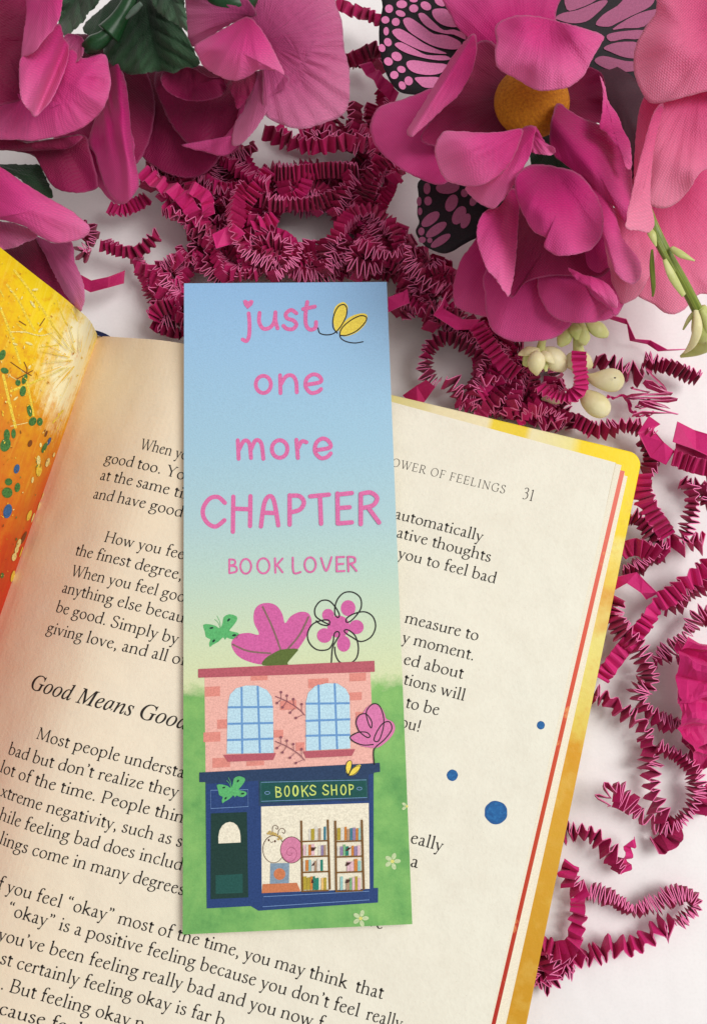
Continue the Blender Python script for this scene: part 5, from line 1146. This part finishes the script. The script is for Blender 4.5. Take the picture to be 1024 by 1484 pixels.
blade('petal', fb, [(268, -30), (300, -30), (350, -10), (372, 20), (356, 26), (325, 40), (282, 68), (272, 50), (270, 20)], 4.6, (.3, -.8), -.2, (360, 20), MAU, seed=36)
blade('petal', fb, [(282, 66), (305, 52), (330, 38), (358, 24), (375, 38), (390, 60), (402, 84), (413, 108), (400, 103), (375, 101), (362, 110), (345, 117), (322, 113), (297, 98), (288, 84)], 5.0, (.3, -.2), -.45, (360, 25), BRT, seed=37, rip=.01, domes=((340, 75, 28, .25),), label='satin pink petal folded over the middle of the rose')
# --- C: half flower at the left edge
fc = thing('cloth_flower', 'magenta cloth flower at the left edge, just above the orange art page', 'artificial flower', P(30, 340, 0))
blade('leaf', fc, [(-50, 225), (0, 237), (40, 238), (57, 239), (66, 255), (72, 268), (78, 288), (58, 280), (40, 270), (20, 255), (-50, 245)], 2.6, (0, -.3), -.2, (-50, 230), LEAF, centre=(40, 255), seed=40, fray=1.0)
blade('petal', fc, [(-40, 350), (10, 360), (32, 352), (56, 343), (72, 372), (90, 410), (104, 438), (118, 450), (100, 470), (60, 450), (0, 400)], 1.7, (0, -.2), -.2, (20, 330), DRK, seed=41)
blade('petal', fc, [(52, 343), (78, 352), (104, 350), (109, 380), (118, 400), (122, 415), (123, 432), (118, 450), (106, 440), (94, 425), (80, 400), (66, 370)], 2.3, (.9, 0), -.3, (60, 335), MAU, seed=42, rip=.02)
blade('petal', fc, [(-50, 312), (0, 320), (30, 326), (56, 342), (34, 353), (12, 361), (-50, 364)], 3.0, (0, .5), -.2, (-40, 300), MAU, seed=43)
blade('petal', fc, [(-50, 225), (0, 241), (30, 262), (68, 285), (100, 303), (122, 320), (131, 332), (124, 343), (104, 350), (80, 352), (58, 343), (35, 328), (0, 318), (-50, 315)], 3.6, (-.2, -.5), -.4, (-50, 265), BRT, centre=(50, 305), seed=44, rip=.01, domes=((45, 300, 40, .3),), label='broad smooth pink petal pointing right')
# --- small dark flower bits on the heap
# --- D: flower with the yellow centre
fd = thing('cloth_daisy', 'pink cloth flower with a round mustard centre and petals folded over it', 'artificial flower', P(770, 150, 0))
YC = NT('mustard_flower_centre'); v_ = YC.coord('Object', (100, 100, 100)); n_ = YC.noise(v_, 16, 4, .7)
YC.link(YC.ramp(n_, [(0.3, lin((158, 88, 8))), (0.7, lin((206, 134, 22)))]), YC.b.inputs['Base Color']); YC.b.inputs['Roughness'].default_value = 0.8; YC.bump(n_, 0.05)
cc = P(770, 148, 4.6); bm = bmesh.new(); bmesh.ops.create_uvsphere(bm, u_segments=40, v_segments=24, radius=0.84)
vs = [cc + Vector((v.co.x, v.co.y, v.co.z * 0.6)) for v in bm.verts]; fs = [[x.index for x in f.verts] for f in bm.faces]; bm.free()
part('flower_centre', vs, fs, YC.m, fd, smooth=True)
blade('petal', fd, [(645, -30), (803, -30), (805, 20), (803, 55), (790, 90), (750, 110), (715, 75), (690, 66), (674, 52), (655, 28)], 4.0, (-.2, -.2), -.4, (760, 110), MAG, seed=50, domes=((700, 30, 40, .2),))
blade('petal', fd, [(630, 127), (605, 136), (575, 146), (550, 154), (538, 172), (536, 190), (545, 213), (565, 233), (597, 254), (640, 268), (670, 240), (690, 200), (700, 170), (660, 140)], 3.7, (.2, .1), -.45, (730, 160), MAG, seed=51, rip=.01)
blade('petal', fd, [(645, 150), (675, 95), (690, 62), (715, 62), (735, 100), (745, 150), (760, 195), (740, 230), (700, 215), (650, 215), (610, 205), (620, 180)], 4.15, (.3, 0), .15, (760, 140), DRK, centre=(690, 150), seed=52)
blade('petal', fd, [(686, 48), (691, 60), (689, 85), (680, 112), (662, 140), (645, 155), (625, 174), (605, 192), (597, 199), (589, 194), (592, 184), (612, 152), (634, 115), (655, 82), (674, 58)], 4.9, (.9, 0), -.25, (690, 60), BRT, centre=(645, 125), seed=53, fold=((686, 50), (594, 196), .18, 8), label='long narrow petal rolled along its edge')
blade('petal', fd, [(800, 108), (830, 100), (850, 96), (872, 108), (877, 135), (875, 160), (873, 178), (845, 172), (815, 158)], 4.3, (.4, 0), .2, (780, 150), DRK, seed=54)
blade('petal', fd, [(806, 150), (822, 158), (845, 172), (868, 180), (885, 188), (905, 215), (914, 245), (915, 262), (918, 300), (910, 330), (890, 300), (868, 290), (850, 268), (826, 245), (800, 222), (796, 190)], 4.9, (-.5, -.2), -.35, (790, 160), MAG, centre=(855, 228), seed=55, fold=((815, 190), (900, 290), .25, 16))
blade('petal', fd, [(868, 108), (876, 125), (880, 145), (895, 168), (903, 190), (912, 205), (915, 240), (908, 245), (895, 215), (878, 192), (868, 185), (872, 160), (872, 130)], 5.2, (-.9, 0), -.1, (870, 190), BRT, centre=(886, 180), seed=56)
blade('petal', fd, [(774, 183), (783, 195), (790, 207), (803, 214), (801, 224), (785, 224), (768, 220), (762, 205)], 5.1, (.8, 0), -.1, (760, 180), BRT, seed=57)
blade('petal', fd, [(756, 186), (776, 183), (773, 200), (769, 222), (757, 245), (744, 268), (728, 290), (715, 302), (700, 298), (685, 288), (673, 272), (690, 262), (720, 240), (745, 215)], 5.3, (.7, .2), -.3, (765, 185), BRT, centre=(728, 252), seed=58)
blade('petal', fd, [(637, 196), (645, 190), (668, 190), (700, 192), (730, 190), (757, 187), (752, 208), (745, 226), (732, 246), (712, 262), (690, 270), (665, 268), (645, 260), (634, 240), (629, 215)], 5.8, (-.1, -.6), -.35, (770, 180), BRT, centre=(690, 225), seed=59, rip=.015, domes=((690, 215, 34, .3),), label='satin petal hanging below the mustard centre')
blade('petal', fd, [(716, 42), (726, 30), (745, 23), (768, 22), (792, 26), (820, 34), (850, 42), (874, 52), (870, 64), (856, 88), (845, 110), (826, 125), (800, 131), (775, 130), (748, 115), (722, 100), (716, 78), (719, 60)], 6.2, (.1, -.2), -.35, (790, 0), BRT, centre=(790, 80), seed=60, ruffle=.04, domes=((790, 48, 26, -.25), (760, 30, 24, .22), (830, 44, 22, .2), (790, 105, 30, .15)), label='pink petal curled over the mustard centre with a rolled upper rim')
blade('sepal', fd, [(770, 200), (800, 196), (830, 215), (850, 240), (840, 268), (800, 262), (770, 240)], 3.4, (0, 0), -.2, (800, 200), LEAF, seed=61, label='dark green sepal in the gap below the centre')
blade('dark_wing_piece', fd, [(860, 95), (900, 100), (935, 140), (945, 240), (930, 320), (905, 300), (880, 200)], 3.4, (0, 0), -.2, (880, 100), ink((64, 22, 40), 'dark_burgundy_cloth'), seed=62, label='dark burgundy piece of butterfly wing beside the light pink rose')  # dark backing blade standing for the butterfly's wing and body in the gap
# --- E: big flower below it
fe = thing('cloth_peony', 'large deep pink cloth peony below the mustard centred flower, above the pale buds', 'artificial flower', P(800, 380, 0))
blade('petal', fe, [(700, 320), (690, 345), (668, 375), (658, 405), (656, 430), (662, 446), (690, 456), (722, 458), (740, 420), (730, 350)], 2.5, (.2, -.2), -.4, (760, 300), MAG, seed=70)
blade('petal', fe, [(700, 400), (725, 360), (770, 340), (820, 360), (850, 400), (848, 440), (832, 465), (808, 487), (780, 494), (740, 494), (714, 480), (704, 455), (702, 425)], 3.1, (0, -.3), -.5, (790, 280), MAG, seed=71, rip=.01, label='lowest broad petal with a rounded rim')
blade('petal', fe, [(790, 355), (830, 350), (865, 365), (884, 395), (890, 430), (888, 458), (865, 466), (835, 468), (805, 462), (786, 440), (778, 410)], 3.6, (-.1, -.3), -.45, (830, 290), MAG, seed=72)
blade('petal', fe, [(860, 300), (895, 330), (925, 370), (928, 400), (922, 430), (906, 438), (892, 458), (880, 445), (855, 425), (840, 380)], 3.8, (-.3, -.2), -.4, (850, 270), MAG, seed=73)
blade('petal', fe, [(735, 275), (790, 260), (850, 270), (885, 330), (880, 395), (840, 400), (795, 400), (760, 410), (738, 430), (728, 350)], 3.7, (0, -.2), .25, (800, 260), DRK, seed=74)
blade('petal', fe, [(822, 388), (845, 398), (862, 402), (880, 412), (893, 430), (893, 446), (880, 440), (868, 428), (850, 415), (835, 405)], 4.3, (0, .5), -.1, (850, 370), BRT, seed=75, ruffle=.08)
blade('petal', fe, [(842, 250), (870, 262), (888, 300), (902, 345), (925, 375), (928, 400), (915, 412), (895, 400), (885, 380), (868, 330), (850, 290)], 4.6, (-.7, -.1), -.25, (840, 245), BRT, centre=(885, 340), seed=76, rip=.01)
blade('petal', fe, [(742, 272), (752, 290), (750, 330), (748, 365), (745, 395), (741, 415), (737, 430), (730, 422), (718, 405), (704, 388), (694, 362), (690, 338), (694, 318), (706, 303), (724, 298)], 4.9, (-.8, .1), -.25, (745, 270), BRT, centre=(722, 345), seed=77, rip=.012, fold=((742, 280), (738, 430), -.2, 10), label='narrow hanging petal with a torn tip')
blade('petal', fe, [(750, 250), (765, 240), (785, 238), (808, 242), (835, 250), (855, 270), (868, 292), (874, 318), (870, 345), (855, 362), (835, 368), (810, 371), (792, 362), (787, 354), (790, 345), (772, 335), (758, 312), (748, 288), (745, 266)], 5.7, (-.3, 0), -.45, (800, 235), MAG, centre=(808, 305), seed=78, fold=((795, 250), (870, 350), -.25, 24), domes=((775, 300, 26, .25),), label='broad rounded petal in the middle of the peony')
# --- F: light pink flower at the right edge
ff_ = thing('cloth_rose', 'light pink cloth rose cut by the right edge, above the green stem', 'artificial flower', P(990, 200, 0))
blade('petal', ff_, [(900, 330), (920, 250), (980, 200), (1080, 190), (1080, 420), (1015, 425), (1000, 440), (985, 453), (965, 455), (945, 440), (925, 430), (905, 400)], 3.3, (-.1, -.2), -.3, (960, 250), LPK, centre=(980, 370), seed=80, rip=.01)
blade('petal', ff_, [(870, 330), (890, 300), (925, 320), (950, 360), (940, 400), (925, 428), (912, 437), (902, 440), (885, 430), (876, 410), (865, 380)], 3.9, (0, -.2), -.3, (900, 260), LPK, seed=81, rip=.01)
blade('petal', ff_, [(928, 150), (945, 130), (965, 150), (960, 200), (945, 240), (940, 300), (925, 310), (918, 270), (920, 200)], 4.8, (.5, 0), -.2, (950, 130), LPK, seed=82)
blade('petal', ff_, [(955, 150), (1000, 130), (1080, 120), (1080, 230), (1024, 245), (1010, 255), (1000, 272), (985, 290), (965, 302), (945, 300), (934, 288), (934, 260), (945, 205)], 5.3, (-.1, -.4), -.35, (1010, 110), LPK, centre=(990, 210), seed=83, rip=.012, domes=((985, 190, 30, -.2), (1000, 250, 26, .25)))
blade('petal', ff_, [(956, 150), (961, 153), (957, 168), (950, 200), (944, 240), (942, 290), (948, 322), (940, 337), (925, 334), (907, 331), (908, 310), (918, 265), (930, 215), (944, 168)], 6.0, (-1.0, 0), -.15, (958, 150), LPK, centre=(930, 280), seed=84, label='narrow pale petal folded into a strip')
blade('petal', ff_, [(960, -40), (1080, -40), (1080, 120), (1024, 132), (995, 140), (965, 148), (945, 150), (932, 140), (920, 112), (917, 85), (922, 62), (935, 38), (950, 15)], 6.1, (.2, -.2), -.5, (1060, 20), LPK, centre=(1000, 60), seed=85, rip=.01, domes=((980, 60, 40, .2),), label='big round pale petal at the top')
# --- butterflies
WING = ink((22, 14, 22), 'black_wing_cloth', 0.6, 0.2); CELL = ink((222, 126, 176), 'pink_wing_cell', 0.6, 0.08); CELD = ink((158, 84, 120), 'shaded_wing_cell', 0.6, 0.08)  # CELD is the pink cell colour with the shade on the wing painted in
def wing(parent, outline, z, tilt, cells, seed, label=None, mc=CELL):
    """a flat cloth wing with its printed cells on it"""
    cx = sum(p[0] for p in outline) / len(outline); cy = sum(p[1] for p in outline) / len(outline)
    def w3(x, y, h):
        zz = z + tilt[0] * (x - cx) / 100 + tilt[1] * (y - cy) / 100 + 0.03 * noise.noise(Vector((x / 90, y / 90, seed))) + h
        return P(x, y, zz)
    ol = cr([tuple(p) for p in outline], 5, True); n = len(ol)
    V_ = [w3(cx, cy, 0)] ; fs = []
    for r in (0.25, .5, .75, 1.0): V_ += [w3(cx + (p[0] - cx) * r, cy + (p[1] - cy) * r, 0) for p in ol]
    for i in range(n): fs.append([0, 1 + i, 1 + (i + 1) % n])
    for k in range(3):
        for i in range(n): a = 1 + k * n; fs.append([a + i, a + n + i, a + n + (i + 1) % n, a + (i + 1) % n])
    o = part('wing', V_, fs, WING, parent, smooth=True)
    m = o.modifiers.new('cloth', 'SOLIDIFY'); m.thickness = 0.012 * S; m.offset = -1
    bm = bmesh.new(); bm.from_mesh(o.data); bm.normal_update()
    if sum(f.normal.z for f in bm.faces) < 0: bmesh.ops.reverse_faces(bm, faces=bm.faces[:])
    bm.to_mesh(o.data); bm.free()
    if label: o['label'] = label
    f = Flat(w3, 0.014, 0.0004)
    for c in cells:
        if len(c) == 5 and not isinstance(c[0], tuple): f.ell(c[0], c[1], c[2], c[3], mc, c[4], 16)
        else: f.poly(c, mc, 3)
    # cells follow the wing: subdivide is not needed at this size
    f.build('wing_cells', o)
    return o
b1 = thing('cloth_butterfly', 'pink and black cloth butterfly tucked behind the mustard centred flower', 'artificial butterfly', P(740, 80, 0))
g1 = lambda q: cv(530, 0, 4.096, q); g2 = lambda q: cv(760, 0, 3.879, q); g3 = lambda q: cv(600, 180, 3.938, q)
d1 = [g1([(x, y)])[0] + (rx / 4.096, ry / 4.096, a) for x, y, rx, ry, a in ((137, 52, 24, 25, 0), (212, 25, 32, 24, 0), (283, 50, 27, 24, 0), (355, 35, 34, 24, 30), (440, 12, 36, 22, 30), (205, 80, 30, 18, 20), (115, 118, 24, 22, 0), (177, 130, 24, 24, 30), (120, 185, 16, 25, 0), (130, 250, 22, 26, -30), (95, 285, 20, 24, -20), (182, 335, 33, 26, 30), (133, 365, 27, 24, 30), (210, 412, 26, 20, 20), (168, 445, 25, 24, 0), (253, 480, 25, 27, -20), (215, 507, 20, 26, -30), (283, 2, 24, 12, 0))]
c1 = [g1(q) for q in ([(395, 60), (440, 50), (490, 65), (545, 150), (500, 160), (440, 140), (400, 100)], [(310, 85), (345, 80), (400, 130), (460, 178), (520, 175), (580, 200), (590, 235), (520, 205), (470, 200), (400, 180), (340, 140)],
     [(220, 120), (260, 105), (330, 150), (400, 200), (480, 210), (560, 250), (550, 288), (490, 292), (400, 272), (320, 230), (250, 180)], [(155, 185), (200, 170), (270, 208), (340, 255), (410, 288), (480, 318), (410, 316), (330, 300), (250, 265), (185, 228)],
     [(170, 262), (210, 252), (290, 292), (360, 326), (470, 330), (500, 352), (430, 358), (340, 343), (250, 318), (195, 290)], [(240, 372), (280, 357), (380, 372), (480, 384), (450, 430), (380, 445), (300, 435), (255, 410)], [(290, 462), (350, 457), (440, 462), (420, 515), (350, 520), (310, 492)])]
wing(b1, [(560, -30), (554, 10), (549, 40), (550, 70), (556, 98), (570, 125), (590, 136), (640, 135), (700, 120), (720, 40), (700, -30)], 3.0, (.2, .1), d1 + c1, 3, 'spotted pink and black wing left of the flower')
c2 = [g2(q) for q in ([(235, -60), (420, -60), (400, 0), (300, 48), (235, 52)], [(170, 98), (215, 72), (300, 55), (420, 5), (465, 10), (400, 80), (340, 122), (260, 130), (190, 112)], [(398, 138), (440, 82), (520, 32), (580, -20), (720, -20), (705, 35), (600, 88), (520, 128), (470, 150)],
     [(492, 163), (620, 84), (720, 54), (745, 62), (670, 148), (560, 158)], [(460, 198), (530, 178), (670, 170), (640, 218), (560, 218), (482, 232)], [(442, 268), (520, 238), (640, 242), (640, 322), (560, 322), (482, 292)], [(390, 342), (440, 314), (560, 342), (640, 350), (640, 392), (540, 404), (450, 383)],
     [(470, 490), (560, 480), (650, 490), (650, 570), (560, 580), (490, 560)])]
wing(b1, [(790, -30), (960, -30), (960, 60), (940, 130), (932, 165), (900, 175), (870, 140), (850, 100), (800, 60)], 3.3, (-.2, 0), c2, 5, 'veined shade-toned wing between the two right flowers', CELD)
b2 = thing('cloth_butterfly', 'lower black and pink cloth butterfly wing poking out under the daisy petals onto the heap', 'artificial butterfly', P(660, 310, 0))
c3 = [g3([(x, y)])[0] + (rx / 3.938, ry / 3.938, a) for x, y, rx, ry, a in ((72, 367, 20, 33, 0), (78, 438, 22, 26, 0), (27, 440, 14, 26, 0), (32, 497, 13, 22, 0), (92, 542, 62, 30, -38), (212, 450, 33, 52, 25), (190, 360, 68, 38, -5), (255, 520, 34, 58, 30), (292, 552, 25, 46, 25), (125, 602, 70, 27, -35), (40, 612, 18, 23, 0), (45, 660, 21, 18, 0), (88, 663, 15, 15, 0), (150, 665, 66, 23, -33), (285, 393, 20, 24, 0), (335, 440, 20, 28, 20))]
wing(b2, [(607, 262), (640, 250), (700, 260), (740, 290), (735, 330), (690, 345), (670, 355), (655, 364), (640, 367), (618, 358), (606, 345), (602, 334), (607, 322), (604, 308), (606, 285)], 2.0, (.3, 0), c3, 9, None, CELD)
tube('butterfly_body', b2, [(700, 290, 2.3), (720, 310, 2.3), (745, 330, 2.2)], [.08, .13, .05], WING)
# --- stem with its bud at the right
GS = NT('green_plastic_stem'); v_ = GS.coord('Object', (100, 100, 100)); uvc = GS.coord('UV'); 
mp = GS.node('ShaderNodeMapping'); mp.inputs['Scale'].default_value = (14, 1.2, 1); GS.link(uvc, mp.inputs[0]); n_ = GS.noise(mp.outputs[0], 1.4, 3)
GS.link(GS.ramp(n_, [(0.3, lin((82, 104, 22))), (0.7, lin((150, 164, 60)))]), GS.b.inputs['Base Color']); GS.b.inputs['Roughness'].default_value = 0.35; GS.b.inputs['Specular IOR Level'].default_value = 0.5; GS.bump(n_, 0.03)
def pale(name, a, b):
    t = NT(name); v = t.coord('Object', (100, 100, 100)); n = t.noise(v, 1.6, 4); t.link(t.ramp(n, [(0.3, lin(a)), (0.7, lin(b))]), t.b.inputs['Base Color'])
    t.b.inputs['Roughness'].default_value = 0.38; t.b.inputs['Subsurface Weight'].default_value = 0.15; t.b.inputs['Subsurface Radius'].default_value = (0.002, 0.002, 0.001); t.bump(t.noise(v, 8, 3), 0.01); return t.m
PB = pale('cream_plastic_bud', (222, 212, 156), (238, 230, 190)); PG = pale('pale_green_sepal', (178, 186, 104), (214, 214, 150))
st = thing('plastic_stem', 'green plastic stem with side leaflets and one drooping pale green bud at the right edge', 'artificial stem', P(975, 380, 0))
tube('stem', st, [(936, 305, 4.9), (948, 335, 4.9), (966, 370, 4.7), (988, 408, 4.4), (1008, 446, 4.0), (1016, 465, 3.7)], [.12, .125, .12, .12, .12, .14], GS.m, 12)
tube('side_stem', st, [(944, 328, 5.0), (956, 358, 4.95), (976, 395, 4.7)], [.04, .07, .05], GS.m)
tube('leaflet', st, [(938, 330, 5.1), (944, 340, 5.2), (950, 357, 5.1)], [.05, .09, .02], PG, sq=.5)
tube('leaflet', st, [(972, 359, 4.9), (985, 368, 5.0), (1006, 378, 5.0)], [.06, .09, .015], PG, sq=.5)
tube('leaflet', st, [(962, 376, 5.0), (974, 402, 4.9), (990, 428, 4.7)], [.05, .10, .06], PG, sq=.5)
tube('leaflet', st, [(944, 362, 4.9), (944, 385, 4.6), (946, 415, 4.4), (945, 430, 4.3)], [.03, .06, .05, .02], GS.m, sq=.5)
tube('leaflet', st, [(1008, 450, 4.0), (998, 462, 3.9), (989, 478, 3.7)], [.05, .05, .02], PG, sq=.6)
tube('bud', st, [(1012, 446, 4.0), (1020, 470, 3.8), (1022, 490, 3.5), (1008, 505, 3.2), (985, 517, 2.9)], [.15, .32, .30, .18, .03], PG, 14, sq=.7)
tube('sepal', st, [(1008, 448, 4.05), (1010, 475, 4.0), (1003, 498, 3.7), (990, 512, 3.3)], [.06, .11, .09, .02], PB, sq=.5)
tube('sepal', st, [(1016, 448, 4.1), (1026, 470, 4.0), (1024, 500, 3.6)], [.06, .12, .03], PG, sq=.5)
# --- pale buds under the peony
h8 = lambda x, y: (740 + x / 5.689, 440 + y / 5.689)
bu = thing('pale_bud_sprig', 'sprig of cream and pale green plastic buds lying on the heap below the peony', 'artificial buds', P(830, 540, 0))
def tb(name, pts, rad, mat, sq=1.0): tube(name, bu, [h8(x, y) + (z,) for x, y, z in pts], rad, mat, 14, sq=sq)
tb('stem', [(262, 290, 2.2), (250, 340, 2.1), (240, 390, 2.0)], [.09, .10, .12], PG)
tb('sepal', [(235, 385, 2.1), (150, 390, 2.1), (100, 405, 2.0), (58, 422, 1.95)], [.06, .12, .09, .02], PB, .5)
tb('sepal', [(200, 400, 2.0), (150, 450, 1.95), (110, 515, 1.85)], [.08, .16, .06], PG, .5)
tb('sepal', [(255, 400, 2.1), (300, 440, 2.15), (355, 495, 2.05)], [.07, .12, .02], PB, .5)
tb('sepal', [(262, 440, 2.0), (275, 490, 1.95), (290, 560, 1.9)], [.07, .10, .03], PG, .5)
tb('bud', [(210, 395, 2.15), (210, 450, 2.2), (207, 520, 2.15), (212, 592, 2.0)], [0.051, 0.198, 0.192, 0.026], PB)
tb('bud', [(262, 385, 1.9), (320, 420, 1.9), (390, 490, 1.8), (440, 550, 1.7)], [0.096, 0.230, 0.256, 0.077], PB, .8)
tb('bud', [(440, 500, 1.7), (500, 480, 1.75), (590, 480, 1.75), (660, 520, 1.65)], [0.090, 0.243, 0.256, 0.077], PB, .85)
tb('bud', [(610, 590, 1.6), (690, 620, 1.65), (800, 630, 1.7), (880, 635, 1.65), (920, 640, 1.6)], [0.032, 0.179, 0.294, 0.256, 0.077], PB, .8)
tb('bud', [(590, 720, 1.4), (640, 780, 1.45), (710, 840, 1.5), (770, 880, 1.45), (790, 895, 1.4)], [0.102, 0.243, 0.294, 0.230, 0.077], PB, .85)
tb('bud', [(250, 790, .9), (310, 775, .95), (380, 790, .95), (430, 785, .9)], [0.032, 0.128, 0.128, 0.026], PB, .8)
tb('stem', [(545, 150, 2.2), (550, 280, 2.1), (550, 340, 2.0), (562, 430, 1.9)], [.10, .12, .12, .15], PG)
tb('sepal', [(510, 160, 2.3), (460, 250, 2.25), (430, 300, 2.2), (398, 350, 2.1)], [.08, .16, .17, .06], PG, .5)
tb('sepal', [(530, 170, 2.35), (530, 220, 2.35), (545, 300, 2.3)], [.08, .16, .03], PG, .5)
tb('sepal', [(570, 160, 2.35), (585, 230, 2.3), (600, 300, 2.25), (610, 345, 2.2)], [.08, .15, .16, .03], PG, .5)
tb('sepal', [(620, 140, 2.3), (680, 190, 2.25), (740, 225, 2.2), (795, 255, 2.1)], [.06, .18, .19, .09], PG, .5)
p = P(*h8(855, 612), 2.03); part('dark_speck', [p + Vector((.03 * math.cos(a), .02 * math.sin(a), 0)) for a in [2 * PI * i / 8 for i in range(8)]], [list(range(8))], ink((60, 44, 24), 'dark_speck'), bu)
